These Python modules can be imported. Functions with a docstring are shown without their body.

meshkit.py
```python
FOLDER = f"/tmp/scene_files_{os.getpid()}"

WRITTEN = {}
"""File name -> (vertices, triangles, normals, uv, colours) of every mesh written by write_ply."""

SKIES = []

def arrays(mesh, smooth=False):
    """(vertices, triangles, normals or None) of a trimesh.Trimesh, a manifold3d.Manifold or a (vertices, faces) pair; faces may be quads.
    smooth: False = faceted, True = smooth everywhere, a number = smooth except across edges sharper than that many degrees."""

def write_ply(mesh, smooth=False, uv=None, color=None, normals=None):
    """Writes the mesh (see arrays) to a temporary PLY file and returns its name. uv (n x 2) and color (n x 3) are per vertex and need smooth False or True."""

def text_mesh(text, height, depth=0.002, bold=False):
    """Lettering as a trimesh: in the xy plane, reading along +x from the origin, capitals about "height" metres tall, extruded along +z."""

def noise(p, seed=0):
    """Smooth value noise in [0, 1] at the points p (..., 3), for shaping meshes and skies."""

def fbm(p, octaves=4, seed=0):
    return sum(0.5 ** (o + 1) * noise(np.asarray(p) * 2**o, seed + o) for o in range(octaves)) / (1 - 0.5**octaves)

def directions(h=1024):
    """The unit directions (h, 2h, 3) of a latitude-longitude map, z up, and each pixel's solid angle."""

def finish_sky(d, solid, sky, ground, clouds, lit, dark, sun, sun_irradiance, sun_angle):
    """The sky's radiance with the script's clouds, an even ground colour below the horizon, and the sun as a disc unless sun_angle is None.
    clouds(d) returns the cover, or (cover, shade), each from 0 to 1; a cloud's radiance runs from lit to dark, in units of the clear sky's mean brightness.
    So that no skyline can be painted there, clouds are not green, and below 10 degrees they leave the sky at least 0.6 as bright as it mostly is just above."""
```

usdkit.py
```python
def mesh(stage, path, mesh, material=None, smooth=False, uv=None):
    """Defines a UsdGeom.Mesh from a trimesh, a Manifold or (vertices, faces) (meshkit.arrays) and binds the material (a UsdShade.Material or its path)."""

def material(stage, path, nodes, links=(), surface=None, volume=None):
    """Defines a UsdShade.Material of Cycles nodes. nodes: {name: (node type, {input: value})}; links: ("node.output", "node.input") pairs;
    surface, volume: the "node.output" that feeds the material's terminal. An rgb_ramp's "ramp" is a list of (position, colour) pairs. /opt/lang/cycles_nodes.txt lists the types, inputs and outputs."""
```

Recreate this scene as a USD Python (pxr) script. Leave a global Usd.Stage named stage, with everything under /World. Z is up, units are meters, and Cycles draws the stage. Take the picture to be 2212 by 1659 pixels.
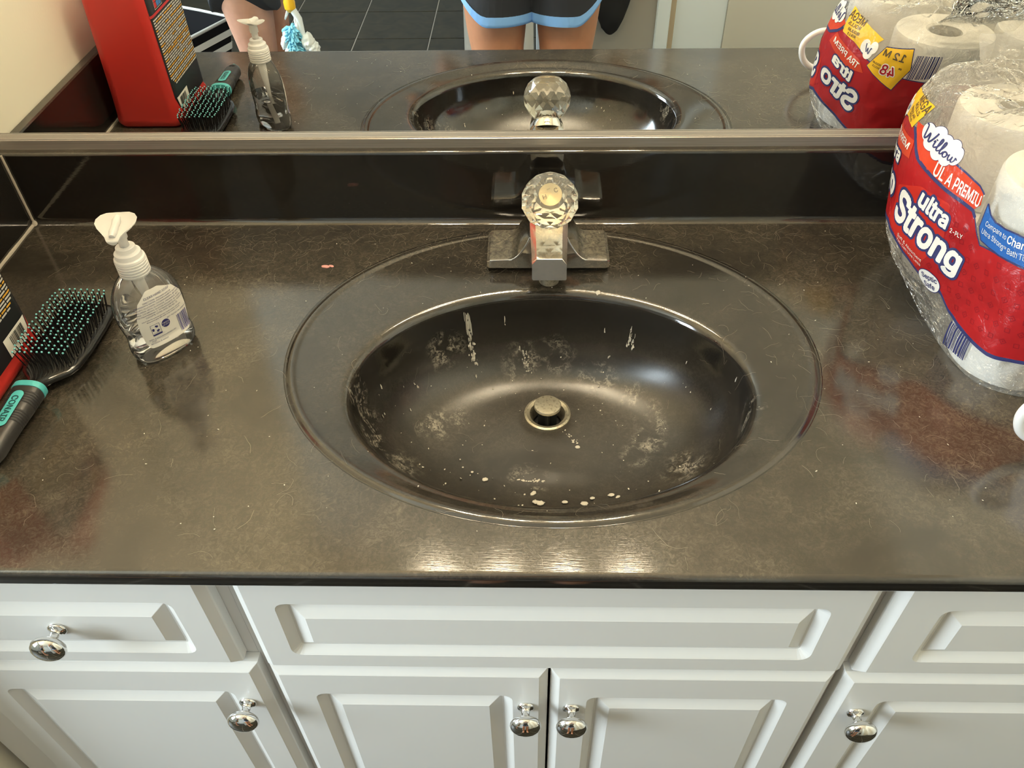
import math, random
import numpy as np, trimesh, usdkit, meshkit
import manifold3d as m3
import shapely
from shapely import geometry as sg, affinity, ops
from pxr import Usd, UsdGeom, UsdLux, UsdShade, Gf, Sdf, Vt

rng = random.Random(7); nr = np.random.default_rng(7)
stage = Usd.Stage.CreateInMemory()
UsdGeom.SetStageUpAxis(stage, 'Z'); UsdGeom.SetStageMetersPerUnit(stage, 1.0)
UsdGeom.Xform.Define(stage, '/World')
ZC = 0.80          # height of the counter top above the floor; most numbers below are measured from the counter top

# ------------------------------------------------------------------ camera, lights, exposure
def rotation(rx, ry, rz):
    a = np.array([[math.cos(rz), -math.sin(rz), 0], [math.sin(rz), math.cos(rz), 0], [0, 0, 1]])
    b = np.array([[1, 0, 0], [0, math.cos(rx), -math.sin(rx)], [0, math.sin(rx), math.cos(rx)]])
    c = np.array([[math.cos(ry), 0, math.sin(ry)], [0, 1, 0], [-math.sin(ry), 0, math.cos(ry)]])
    return a @ b @ c
CAM = np.array([0.1044, -0.9179, 0.59 + ZC])
RC = rotation(-0.7674, 0.0211, 0.0337)
cam = UsdGeom.Camera.Define(stage, '/World/camera')
cam.CreateHorizontalApertureAttr(36.0); cam.CreateFocalLengthAttr(1753.98 / 2212 * 36.0)
cam.CreateClippingRangeAttr((0.05, 100.0))
r_, f_, u_ = RC[:, 0], RC[:, 1], RC[:, 2]
cam.AddTransformOp().Set(Gf.Matrix4d(*r_, 0, *u_, 0, *(-f_), 0, *CAM, 1))
cam.CreateExposureAttr(0.62)

BULB_POWER = 76.0          # strength of each frosted globe of the vanity light
WINDOW_POWER = 17.5
def rect_light(path, pos, toward, w, h, color, inten):
    l = UsdLux.RectLight.Define(stage, path)
    l.CreateWidthAttr(w); l.CreateHeightAttr(h); l.CreateColorAttr(Gf.Vec3f(*color)); l.CreateIntensityAttr(inten)
    d = np.array(toward, float) - pos; d /= np.linalg.norm(d)
    up = np.array([0, 0, 1.0]); x = np.cross(up, -d); x /= np.linalg.norm(x); y = np.cross(-d, x)
    l.AddTransformOp().Set(Gf.Matrix4d(*x, 0, *y, 0, *(-d), 0, *pos, 1))
rect_light('/World/window_daylight', np.array([-2.14, -1.25, 1.45]), (0, -1.25, 1.35), 1.1, 1.2, (0.80, 0.93, 1.0), WINDOW_POWER)
dome = UsdLux.DomeLight.Define(stage, '/World/sky'); dome.CreateIntensityAttr(0.3); dome.CreateColorAttr(Gf.Vec3f(0.7, 0.85, 1.0))

# ------------------------------------------------------------------ helpers
LOOKS = {}
def mat(name, nodes, links=(), surface='p.BSDF'):
    if name not in LOOKS:
        LOOKS[name] = usdkit.material(stage, '/World/Looks/' + name, nodes, links, surface=surface)
    return LOOKS[name]
def plain(name, col, rough=0.5, **kw):
    return mat(name, {'p': ('principled_bsdf', dict(base_color=col, roughness=rough, **kw))})
taken = {}
def numbered(path):
    n = taken.get(path, 0); taken[path] = n + 1
    return path if n == 0 else f'{path}_{n:03d}'
def setd(prim, label=None, cat=None, group=None, kind=None):
    for k, v in (('label', label), ('category', cat), ('group', group), ('kind', kind)):
        if v: prim.SetCustomDataByKey(k, v)
    return prim
class T:            # a thing, or a part that has sub-parts: everything is given in counter coordinates
    def __init__(s, path, base): s.path, s.base = path, np.array(base, float)
def thing(name, label, cat, base=(0, 0, 0), group=None):
    p = numbered('/World/' + name)
    x = UsdGeom.Xform.Define(stage, p); x.AddTranslateOp().Set(Gf.Vec3d(base[0], base[1], base[2] + ZC))
    setd(x.GetPrim(), label, cat, group)
    return T(p, base)
def vf(mesh):
    v, f, _ = meshkit.arrays(mesh)
    return v, f
def part(parent, name, mesh, m, smooth=35, label=None, kind=None):
    v, f = vf(mesh)
    p = numbered(parent.path + '/' + name)
    o = usdkit.mesh(stage, p, trimesh.Trimesh(v - parent.base, f, process=False), m, smooth=smooth)
    setd(o.GetPrim(), label, kind=kind)
    return T(p, parent.base)
def struct(name, mesh, m, label, cat, smooth=False, kind='structure', xf=False):
    v, f = vf(mesh)
    p = numbered('/World/' + name)
    o = usdkit.mesh(stage, p, trimesh.Trimesh(v + [0, 0, ZC], f, process=False), m, smooth=smooth)
    setd(o.GetPrim(), label, cat, kind=kind)
    return T(p, (0, 0, -ZC))
def join(*ms):
    V, F, n = [], [], 0
    for m in ms:
        v, f = vf(m); V.append(v); F.append(f + n); n += len(v)
    return trimesh.Trimesh(np.vstack(V), np.vstack(F), process=False)
def box(x0, x1, y0, y1, z0, z1, c=0.0):
    if c <= 0:
        b = trimesh.creation.box([x1 - x0, y1 - y0, z1 - z0]); b.apply_translation([(x0 + x1) / 2, (y0 + y1) / 2, (z0 + z1) / 2]); return b
    pts = []
    for x, sx in ((x0, 1), (x1, -1)):
        for y, sy in ((y0, 1), (y1, -1)):
            for z, sz in ((z0, 1), (z1, -1)):
                pts += [(x + sx * c, y + sy * c, z), (x + sx * c, y, z + sz * c), (x, y + sy * c, z + sz * c)]
    return m3.Manifold.hull_points(np.array(pts))
def loft(rings, caps=(True, True), closed=True):
    rings = [np.asarray(r, float) for r in rings]; n = len(rings[0]); V = np.vstack(rings); F = []
    for i in range(len(rings) - 1):
        for j in range(n if closed else n - 1):
            k = (j + 1) % n; a, b, c, d = i * n + j, i * n + k, (i + 1) * n + k, (i + 1) * n + j
            F += [(a, b, c), (a, c, d)]
    if caps[0]:
        V = np.vstack([V, rings[0].mean(0)]); F += [((j + 1) % n, j, len(V) - 1) for j in range(n)]
    if caps[1]:
        V = np.vstack([V, rings[-1].mean(0)]); o = (len(rings) - 1) * n; F += [(o + j, o + (j + 1) % n, len(V) - 1) for j in range(n)]
    return trimesh.Trimesh(V, np.array(F), process=False)
def frame(d):
    d = np.asarray(d, float) / np.linalg.norm(d); a = np.array([0, 0, 1.0]) if abs(d[2]) < 0.9 else np.array([1.0, 0, 0])
    x = np.cross(a, d); x /= np.linalg.norm(x); return x, np.cross(d, x), d
def lathe(profile, n=32, origin=(0, 0, 0), axis=(0, 0, 1), caps=(True, True), sx=1, sy=1):
    x, y, d = frame(axis); t = np.linspace(0, 2 * np.pi, n, endpoint=False); o = np.array(origin, float)
    return loft([o + d * h + r * (np.outer(np.cos(t), x) * sx + np.outer(np.sin(t), y) * sy) for r, h in profile], caps)
def tube(path, rad, n=8, caps=True):
    path = np.asarray(path, float); R = np.broadcast_to(rad, len(path)); rings = []; t = np.linspace(0, 2 * np.pi, n, endpoint=False); px = None
    for i in range(len(path)):
        d = path[min(i + 1, len(path) - 1)] - path[max(i - 1, 0)]; d = d / np.linalg.norm(d)
        if px is None: px = frame(d)[0]
        px = px - d * (px @ d); px /= np.linalg.norm(px); y = np.cross(d, px)
        rings.append(path[i] + R[i] * (np.outer(np.cos(t), px) + np.outer(np.sin(t), y)))
    return loft(rings, (caps, caps))
def extrude_x(poly, x0, x1):      # poly: (y, z) outline, counter-clockwise seen from +x
    s = sg.Polygon(poly); v, f = trimesh.creation.triangulate_polygon(s, engine='earcut')
    p = np.array(s.exterior.coords)[:-1]; n = len(p)
    A = np.c_[np.full(n, x0), p]; B = np.c_[np.full(n, x1), p]; F = []
    for j in range(n):
        k = (j + 1) % n; F += [(j, k, n + k), (j, n + k, n + j)]
    body = trimesh.Trimesh(np.vstack([A, B]), np.array(F), process=False)
    c0 = trimesh.Trimesh(np.c_[np.full(len(v), x0), v], f[:, ::-1], process=False); c1 = trimesh.Trimesh(np.c_[np.full(len(v), x1), v], f, process=False)
    m = join(body, c0, c1); m.merge_vertices(); m.fix_normals(); return m
def arc(cx, cy, r, a0, a1, n=6):
    t = np.radians(np.linspace(a0, a1, n)); return [(cx + r * math.cos(a), cy + r * math.sin(a)) for a in t]
def catmull(P, n, closed=False):
    P = np.asarray(P, float); from scipy.interpolate import CubicSpline
    t = np.arange(len(P)); return CubicSpline(t, P, axis=0)(np.linspace(0, len(P) - 1, n))
# flat print: shapely shapes are triangulated, cut fine and laid on a surface
_txt = {}
def text_shape(text, height, bold=False):
    k = (text, bold)
    if k not in _txt:
        m = meshkit.text_mesh(text, 1.0, 0.1, bold); tri = m.vertices[m.faces]
        top = tri[(tri[:, :, 2] > 0.05).all(1)][:, :, :2]
        _txt[k] = ops.unary_union([sg.Polygon(t).buffer(0.002) for t in top]).simplify(0.008)
    return affinity.scale(_txt[k], height, height, origin=(0, 0))
def centred(s, x=0, y=0, ang=0):
    b = s.bounds; s = affinity.translate(s, -(b[0] + b[2]) / 2, -(b[1] + b[3]) / 2)
    return affinity.translate(affinity.rotate(s, ang, origin=(0, 0)), x, y)
def polys(s):
    if s.is_empty: return []
    return [g for g in getattr(s, 'geoms', [s]) if g.geom_type == 'Polygon' and g.area > 1e-12]
def print_on(shapes, fn, off, edge=None):
    """shapes in the print's own (u, v) metres; fn(u, v, off) -> points on the surface lifted by off."""
    out = []
    for s in shapes:
        for g in polys(s):
            v, f = trimesh.creation.triangulate_polygon(g, engine='earcut')
            v = np.c_[v, np.zeros(len(v))]
            if edge: v, f = trimesh.remesh.subdivide_to_size(v, f, edge, max_iter=12)
            out.append(trimesh.Trimesh(fn(v[:, 0], v[:, 1], off), f, process=False))
    return join(*out)
def rrect(x0, y0, x1, y1, r): return sg.box(x0 + r, y0 + r, x1 - r, y1 - r).buffer(r, 6)
def barcode(w, h, n, seed):
    g = random.Random(seed); out, x = [], 0.0
    while x < w * 0.985:
        b = w / n * g.choice((0.5, 0.7, 1.0, 1.5)); out.append(sg.box(x, 0, min(x + b, w), h)); x += b + w / n * g.choice((0.5, 0.7, 1.1))
    return ops.unary_union(out)

# ------------------------------------------------------------------ materials
def stone(name, scuff=False, rough=0.07, dust=0.5):
    N = {'g': ('geometry', {}), 'sn': ('separate_xyz', {}), 'up': ('map_range', dict(from_min=0.1, from_max=0.95, to_min=0.12, to_max=1.0, clamp=True)), 'dd': ('math', dict(math_type='multiply')), 'n1': ('noise_texture', dict(scale=7.0, detail=6.0, roughness=0.65, distortion=0.6)), 'r1': ('rgb_ramp', {'ramp': [(0.35, (0, 0, 0)), (0.75, (1, 1, 1))]}),
         'n2': ('noise_texture', dict(scale=160.0, detail=5.0, roughness=0.75, distortion=1.5)), 'r2': ('rgb_ramp', {'ramp': [(0.42, (0, 0, 0)), (0.8, (1, 1, 1))]}),
         'm': ('math', dict(math_type='multiply')), 'ma': ('math', dict(math_type='multiply_add', value2=0.45 * dust, value3=0.07 * dust)), 'add': ('math', dict(math_type='multiply_add', value2=0.12 * dust)),
         'c': ('mix_color', dict(a=(0.010, 0.009, 0.0085), b=(0.31, 0.255, 0.18))), 'ro': ('math', dict(math_type='multiply_add', value2=0.35, value3=rough)),
         'mp': ('mapping', dict(scale=(60.0, 700.0, 300.0), rotation=(0, 0, 0.25))), 'n3': ('noise_texture', dict(scale=1.0, detail=3.0, roughness=0.6)), 'bp': ('bump', dict(strength=0.10, distance=0.0004)), 'p': ('principled_bsdf', dict(ior=1.75))}
    L = [('g.position', 'mp.vector'), ('mp.vector', 'n3.vector'), ('n3.fac', 'bp.height'), ('bp.normal', 'p.normal'), ('g.normal', 'sn.vector'), ('sn.z', 'up.value'), ('up.result', 'dd.value2'), ('add.value', 'dd.value1'), ('g.position', 'n1.vector'), ('g.position', 'n2.vector'), ('n1.fac', 'r1.fac'), ('n2.fac', 'r2.fac'), ('r1.color', 'm.value1'), ('r2.color', 'm.value2'), ('m.value', 'ma.value1'), ('r1.color', 'add.value1'), ('ma.value', 'add.value3'),
         ('dd.value', 'c.fac'), ('dd.value', 'ro.value1'), ('ro.value', 'p.roughness')]
    if not scuff:
        L.append(('c.result', 'p.base_color'))
    else:   # chalky scrub marks worn into the bowl around a few spots
        spots = [((-0.012, -0.266, ZC - 0.109), 0.026), ((0.008, -0.248, ZC - 0.114), 0.026), ((0.228, -0.212, ZC - 0.113), 0.022), ((0.243, -0.236, ZC - 0.114), 0.022), ((0.247, -0.260, ZC - 0.114), 0.024), ((0.240, -0.284, ZC - 0.116), 0.024), ((0.225, -0.303, ZC - 0.117), 0.022),
                 ((0.0, -0.183, ZC - 0.063), 0.030), ((0.096, -0.164, ZC - 0.099), 0.034), ((0.134, -0.160, ZC - 0.091), 0.030), ((0.186, -0.184, ZC - 0.109), 0.030), ((0.1, -0.341, ZC - 0.117), 0.030), ((-0.071, -0.320, ZC - 0.058), 0.04), ((-0.046, -0.346, ZC - 0.081), 0.04), ((0.272, -0.339, ZC - 0.095), 0.034), ((-0.084, -0.30, ZC - 0.03), 0.03), ((0.325, -0.33, ZC - 0.02), 0.028)]
        N['map'] = ('mapping', dict(scale=(1.0, 1.0, 1.0), rotation=(0, 0, 0.5)))
        N['ns'] = ('noise_texture', dict(scale=230.0, detail=4.0, roughness=0.7, distortion=0.8)); N['rs'] = ('rgb_ramp', {'ramp': [(0.45, (0, 0, 0)), (0.6, (1, 1, 1))]})
        N['nb'] = ('noise_texture', dict(scale=45.0, detail=3.0, distortion=1.0)); N['rb'] = ('rgb_ramp', {'ramp': [(0.45, (0, 0, 0)), (0.6, (1, 1, 1))]})
        L += [('g.position', 'map.vector'), ('map.vector', 'ns.vector'), ('ns.fac', 'rs.fac'), ('g.position', 'nb.vector'), ('nb.fac', 'rb.fac')]
        N['sz'] = ('separate_xyz', {}); N['wz'] = ('map_range', dict(from_min=ZC - 0.05, from_max=ZC - 0.088, to_min=0.0, to_max=0.24, clamp=True)); N['rz'] = ('math', dict(math_type='add'))
        L.remove(('ro.value', 'p.roughness')); L += [('g.position', 'sz.vector'), ('sz.z', 'wz.value'), ('wz.result', 'rz.value1'), ('ro.value', 'rz.value2'), ('rz.value', 'p.roughness')]
        prev = None
        for i, (pt, rad) in enumerate(spots):
            N[f'd{i}'] = ('vector_math', dict(math_type='distance', vector2=pt)); N[f'k{i}'] = ('map_range', dict(from_min=rad, from_max=rad * 0.35, to_min=0.0, to_max=1.0, clamp=True))
            L += [('g.position', f'd{i}.vector1'), (f'd{i}.value', f'k{i}.value')]
            if prev:
                N[f'x{i}'] = ('math', dict(math_type='maximum')); L += [(prev, f'x{i}.value1'), (f'k{i}.result', f'x{i}.value2')]; prev = f'x{i}.value'
            else: prev = 'k0.result'
        N['s1'] = ('math', dict(math_type='multiply')); N['s2'] = ('math', dict(math_type='multiply')); N['cs'] = ('mix_color', dict(b=(0.50, 0.46, 0.38))); N['s3'] = ('math', dict(math_type='multiply', value2=0.55))
        L += [('rs.color', 's1.value1'), ('rb.color', 's1.value2'), ('s1.value', 's2.value1'), (prev, 's2.value2'), ('s2.value', 's3.value1'), ('s3.value', 'cs.fac'), ('c.result', 'cs.a'), ('cs.result', 'p.base_color')]
    return mat(name, N, L)
M_stone, M_basin, M_splash = stone('black_marble', dust=0.78), stone('black_marble_scuffed', True, dust=0.5), stone('black_marble_splash', dust=0.7, rough=0.04)
def paint(name, col, rough=0.55, bump=0.0006):
    return mat(name, {'g': ('geometry', {}), 'n': ('noise_texture', dict(scale=220.0, detail=3.0)), 'b': ('bump', dict(strength=0.25, distance=bump)), 'p': ('principled_bsdf', dict(base_color=col, roughness=rough))},
               [('g.position', 'n.vector'), ('n.fac', 'b.height'), ('b.normal', 'p.normal')])
M_cream = paint('cream_paint', (0.84, 0.80, 0.66)); M_grey = paint('cool_grey_paint', (0.52, 0.54, 0.54)); M_taupe = paint('taupe_paint', (0.64, 0.63, 0.56)); M_shade = paint('shaded_wall_paint', (0.40, 0.38, 0.33)); M_ceil = paint('ceiling_paint', (0.83, 0.75, 0.60), 0.9)  # M_shade: the door wall again, its shade painted in as a darker tone
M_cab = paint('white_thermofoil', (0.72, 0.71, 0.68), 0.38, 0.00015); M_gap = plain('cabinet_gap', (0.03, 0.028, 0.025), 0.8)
M_white = paint('white_paint_daylight_tint', (0.80, 0.89, 0.94), 0.35)  # white with the blue cast of daylight put into its colour
M_chrome = mat('chrome', {'p': ('metallic_bsdf', dict(color=(0.80, 0.79, 0.77), edge_tint=(0.9, 0.9, 0.9), roughness=0.06))})
M_dusty = mat('dusty_chrome', {'g': ('geometry', {}), 'sn': ('separate_xyz', {}), 'up': ('map_range', dict(from_min=0.3, from_max=0.95, to_min=0.02, to_max=1.0, clamp=True)), 'n': ('noise_texture', dict(scale=120.0, detail=5.0, roughness=0.7, distortion=1.5)), 'r': ('rgb_ramp', {'ramp': [(0.3, (0.06, 0.06, 0.06)), (0.75, (0.55, 0.55, 0.55))]}), 'mu': ('math', dict(math_type='multiply')), 'c': ('metallic_bsdf', dict(color=(0.80, 0.79, 0.77), edge_tint=(0.9, 0.9, 0.9), roughness=0.08)), 'd': ('diffuse_bsdf', dict(color=(0.34, 0.30, 0.23))), 'm': ('mix_closure', {})},
    [('g.normal', 'sn.vector'), ('sn.z', 'up.value'), ('g.position', 'n.vector'), ('n.fac', 'r.fac'), ('r.color', 'mu.value1'), ('up.result', 'mu.value2'), ('mu.value', 'm.fac'), ('c.BSDF', 'm.closure1'), ('d.BSDF', 'm.closure2')], surface='m.closure')
M_dullmetal = mat('worn_nickel', {'g': ('geometry', {}), 'n': ('noise_texture', dict(scale=300.0, detail=4.0)), 'r': ('rgb_ramp', {'ramp': [(0.3, (0.25, 0.25, 0.25)), (0.7, (0.5, 0.5, 0.5))]}), 'p': ('principled_bsdf', dict(base_color=(0.40, 0.37, 0.29), metallic=0.75))},
                   [('g.position', 'n.vector'), ('n.fac', 'r.fac'), ('r.color', 'p.roughness')])
M_alu = mat('satin_aluminium', {'g': ('geometry', {}), 'mp': ('mapping', dict(scale=(2.0, 300.0, 300.0))), 'n': ('noise_texture', dict(scale=3.0, detail=3.0)), 'r': ('rgb_ramp', {'ramp': [(0.3, (0.22, 0.22, 0.22)), (0.7, (0.36, 0.36, 0.36))]}), 'p': ('principled_bsdf', dict(base_color=(0.36, 0.335, 0.31), metallic=0.45))},
            [('g.position', 'mp.vector'), ('mp.vector', 'n.vector'), ('n.fac', 'r.fac'), ('r.color', 'p.roughness')])
M_mirror = mat('mirror_silver', {'p': ('metallic_bsdf', dict(color=(0.93, 0.94, 0.93), edge_tint=(1.0, 1.0, 1.0), roughness=0.0))})
M_clear = mat('clear_plastic', {'f': ('fresnel', dict(IOR=1.5)), 't': ('transparent_bsdf', dict(color=(0.97, 0.97, 0.96))), 'g': ('glossy_bsdf', dict(roughness=0.03)), 'm': ('mix_closure', {}), 'd': ('diffuse_bsdf', dict(color=(0.8, 0.78, 0.74))), 'm0': ('mix_closure', dict(fac=0.09))},
              [('t.BSDF', 'm0.closure1'), ('d.BSDF', 'm0.closure2'), ('f.fac', 'm.fac'), ('m0.closure', 'm.closure1'), ('g.BSDF', 'm.closure2')], surface='m.closure')
M_soap = plain('clear_soap', (0.97, 0.97, 1.0), 0.0, ior=1.33, transmission_weight=1.0)
M_acrylic = plain('faceted_acrylic', (0.99, 0.95, 0.84), 0.0, ior=1.47, transmission_weight=0.90)  # cream tint stands in for the pale room reflected in the knob
M_frost = plain('translucent_polypropylene', (0.92, 0.90, 0.84), 0.35, subsurface_weight=0.5, subsurface_scale=0.01, subsurface_radius=(1.0, 0.95, 0.8))
M_paper = plain('label_paper', (0.82, 0.79, 0.72), 0.4); M_navy = plain('navy_ink', (0.035, 0.035, 0.16), 0.45)
M_caulk = plain('old_caulk', (0.42, 0.38, 0.31), 0.6)

# ------------------------------------------------------------------ room shell
XL, XR = -0.561, 1.26                       # counter's left corner, right end
YM, YF, YD, ZS = 0.0181, -0.5407, -0.5257, 0.102
FLOOR, CEIL = -ZC, 1.62
struct('wall_back', box(-2.3, 1.38, YM + 0.006, YM + 0.12, FLOOR, CEIL), M_cream, 'cream painted wall that carries the mirror above the vanity', 'wall')
struct('wall_left', box(XL - 0.14, XL - 0.0165, -0.60, YM + 0.006, FLOOR, CEIL, 0.002), M_cream, 'short cream wall at the left end of the vanity counter', 'wall')
struct('wall_right', box(1.275, 1.38, -2.0, YM + 0.006, FLOOR, CEIL), M_cream, 'cream wall beyond the right end of the counter', 'wall')
struct('wall_front', box(-2.3, 0.12, -4.0, -3.9, FLOOR, CEIL), M_grey, 'cool grey wall at the far end behind the people', 'wall')
struct('wall_corner', box(0.13, 0.545, -2.12, -2.0, FLOOR, CEIL), M_shade, 'wall beside the white door in the mirror, shade painted into its colour', 'wall')
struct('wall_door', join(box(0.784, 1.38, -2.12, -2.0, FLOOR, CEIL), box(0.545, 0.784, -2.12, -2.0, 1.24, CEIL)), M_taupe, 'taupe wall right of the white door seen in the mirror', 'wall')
struct('wall_passage', box(0.12, 0.22, -3.9, -2.12, FLOOR, CEIL), M_grey, 'grey side wall of the tiled passage behind the people', 'wall')
WY0, WY1, WZ0, WZ1 = -1.8, -0.7, 0.05, 1.25
struct('wall_side', join(box(-2.3, -2.2, -3.9, WY0, FLOOR, CEIL), box(-2.3, -2.2, WY1, YM + 0.006, FLOOR, CEIL), box(-2.3, -2.2, WY0, WY1, FLOOR, WZ0), box(-2.3, -2.2, WY0, WY1, WZ1, CEIL)), M_grey, 'cool grey side wall with the daylight window', 'wall')
struct('ceiling', box(-2.3, 1.38, -4.0, YM + 0.12, CEIL, CEIL + 0.08), M_ceil, 'pale cream ceiling', 'ceiling')
w = thing('window_1', 'white framed window letting daylight in from the left', 'window', (-2.25, -1.25, WZ0)); UsdGeom.Xform.Get(stage, w.path).GetPrim().SetCustomDataByKey('kind', 'structure')
part(w, 'window_frame', join(box(-2.28, -2.22, WY0, WY1, WZ0, WZ0 + 0.05), box(-2.28, -2.22, WY0, WY1, WZ1 - 0.05, WZ1), box(-2.28, -2.22, WY0, WY0 + 0.05, WZ0, WZ1), box(-2.28, -2.22, WY1 - 0.05, WY1, WZ0, WZ1)), M_white)
part(w, 'pane', box(-2.255, -2.25, WY0 + 0.05, WY1 - 0.05, WZ0 + 0.05, WZ1 - 0.05), mat('window_glass', {'f': ('fresnel', dict(IOR=1.45)), 't': ('transparent_bsdf', {}), 'g': ('glossy_bsdf', dict(roughness=0.0)), 'm': ('mix_closure', {})}, [('f.fac', 'm.fac'), ('t.BSDF', 'm.closure1'), ('g.BSDF', 'm.closure2')], surface='m.closure'))
d = thing('door_1', 'white door with casing in the taupe wall, seen at the right of the mirror', 'door', (0.645, -2.0, FLOOR)); stage.GetPrimAtPath(d.path).SetCustomDataByKey('kind', 'structure')
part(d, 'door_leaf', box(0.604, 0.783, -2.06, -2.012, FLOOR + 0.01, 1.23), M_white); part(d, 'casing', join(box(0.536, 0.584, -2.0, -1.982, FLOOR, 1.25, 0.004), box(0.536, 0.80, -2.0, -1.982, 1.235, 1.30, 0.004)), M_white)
part(d, 'jamb', box(0.5842, 0.6035, -2.08, -1.996, FLOOR, 1.235), plain('beige_jamb', (0.50, 0.42, 0.30), 0.5))
# tiled floor: grout bed and tiles of their own
M_tile = mat('dark_tile', {'oi': ('object_info', {}), 'g': ('geometry', {}), 'n': ('noise_texture', dict(scale=14.0, detail=5.0, distortion=1.0)), 'r': ('rgb_ramp', {'ramp': [(0.3, (0.009, 0.0072, 0.0035)), (0.75, (0.036, 0.028, 0.014))]}), 'p': ('principled_bsdf', dict(roughness=0.42, specular_ior_level=0.25))}, [('g.position', 'n.vector'), ('n.fac', 'r.fac'), ('r.color', 'p.base_color')])
fl = struct('floor', box(-2.3, 1.38, -4.0, YM + 0.12, FLOOR - 0.06, FLOOR - 0.003), plain('grey_grout', (0.34, 0.31, 0.27), 0.8), 'dark square tile floor with light grout lines', 'floor')
TS = 0.33
for i in range(-6, 5):
    for j in range(-11, 0):
        x0, y0 = -0.350 + i * TS, -0.05 + j * TS
        x1, y1 = min(x0 + TS, 1.27), y0 + TS
        part(fl, 'tile', box(x0 + 0.003, x1 - 0.003, y0 + 0.003, y1 - 0.003, FLOOR - 0.004, FLOOR, 0.0012), M_tile, smooth=False)

# ------------------------------------------------------------------ countertop with moulded sink
ct = thing('countertop', 'black cultured marble vanity top with a moulded oval sink, dusty and scratched', 'countertop', (0.1245, -0.27, 0))
C1 = np.array([0.1245, -0.2516]); A1, B1 = 0.2893, 0.2393
NTH = 240
th = np.linspace(0, 2 * np.pi, NTH, endpoint=False)
corn = [math.atan2(y - C1[1], x - C1[0]) % (2 * np.pi) for x in (XL, XR) for y in (YF + 0.006, 0.0)]
for c_ in corn: th[np.argmin(np.abs(th - c_))] = c_
def to_rect(a):
    dx, dy = math.cos(a), math.sin(a); t = []
    if dx > 1e-9: t.append((XR - C1[0]) / dx)
    if dx < -1e-9: t.append((XL - C1[0]) / dx)
    if dy > 1e-9: t.append((0.0 - C1[1]) / dy)
    if dy < -1e-9: t.append((YF + 0.006 - C1[1]) / dy)
    return C1 + min(t) * np.array([dx, dy])
rect = np.array([to_rect(a) for a in th]); tt = [math.atan2((p[1] - C1[1]) / B1, (p[0] - C1[0]) / A1) for p in rect]
def ell(c, a, b, z): return np.array([(c[0] + a * math.cos(t), c[1] + b * math.sin(t), z) for t in tt])
outer = ell(C1, A1, B1, 0.0)
rings = [np.c_[rect, np.zeros(NTH)]] + [np.c_[rect * (1 - k) + outer[:, :2] * k, np.zeros(NTH)] for k in (0.5,)] + [outer]
rings += [outer + [0, 0, -0.0185], np.c_[rect, np.full(NTH, -0.0185)], rings[0]]
top = loft(rings, (False, False))
nose = [(YF + 0.006, 0.0)] + arc(YF + 0.006, -0.006, 0.006, 90, 180, 6) + arc(YF + 0.004, -0.0145, 0.004, 180, 270, 4) + [(YF + 0.02, -0.0185), (YF + 0.02, -0.0005)]
sl = part(ct, 'slab', join(top, extrude_x(nose[::-1], XL, XR), box(XL, XR, -0.02, 0.0, -0.0185, -0.001)), M_stone, smooth=50)
prof = [(0.0, 0.0), (0.0012, -0.0012), (0.0026, -0.0010), (0.0044, 0.0005), (0.0066, 0.0012), (0.0090, 0.0013), (0.0112, 0.0005), (0.0128, -0.0002), (0.0145, -0.0006)]
B = [ell(C1, A1 - o, B1 - o, z) for o, z in prof]
C2 = np.array([0.1237, -0.3000]); A2, B2 = 0.2225, 0.1690          # where the lip of the bowl begins
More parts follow.
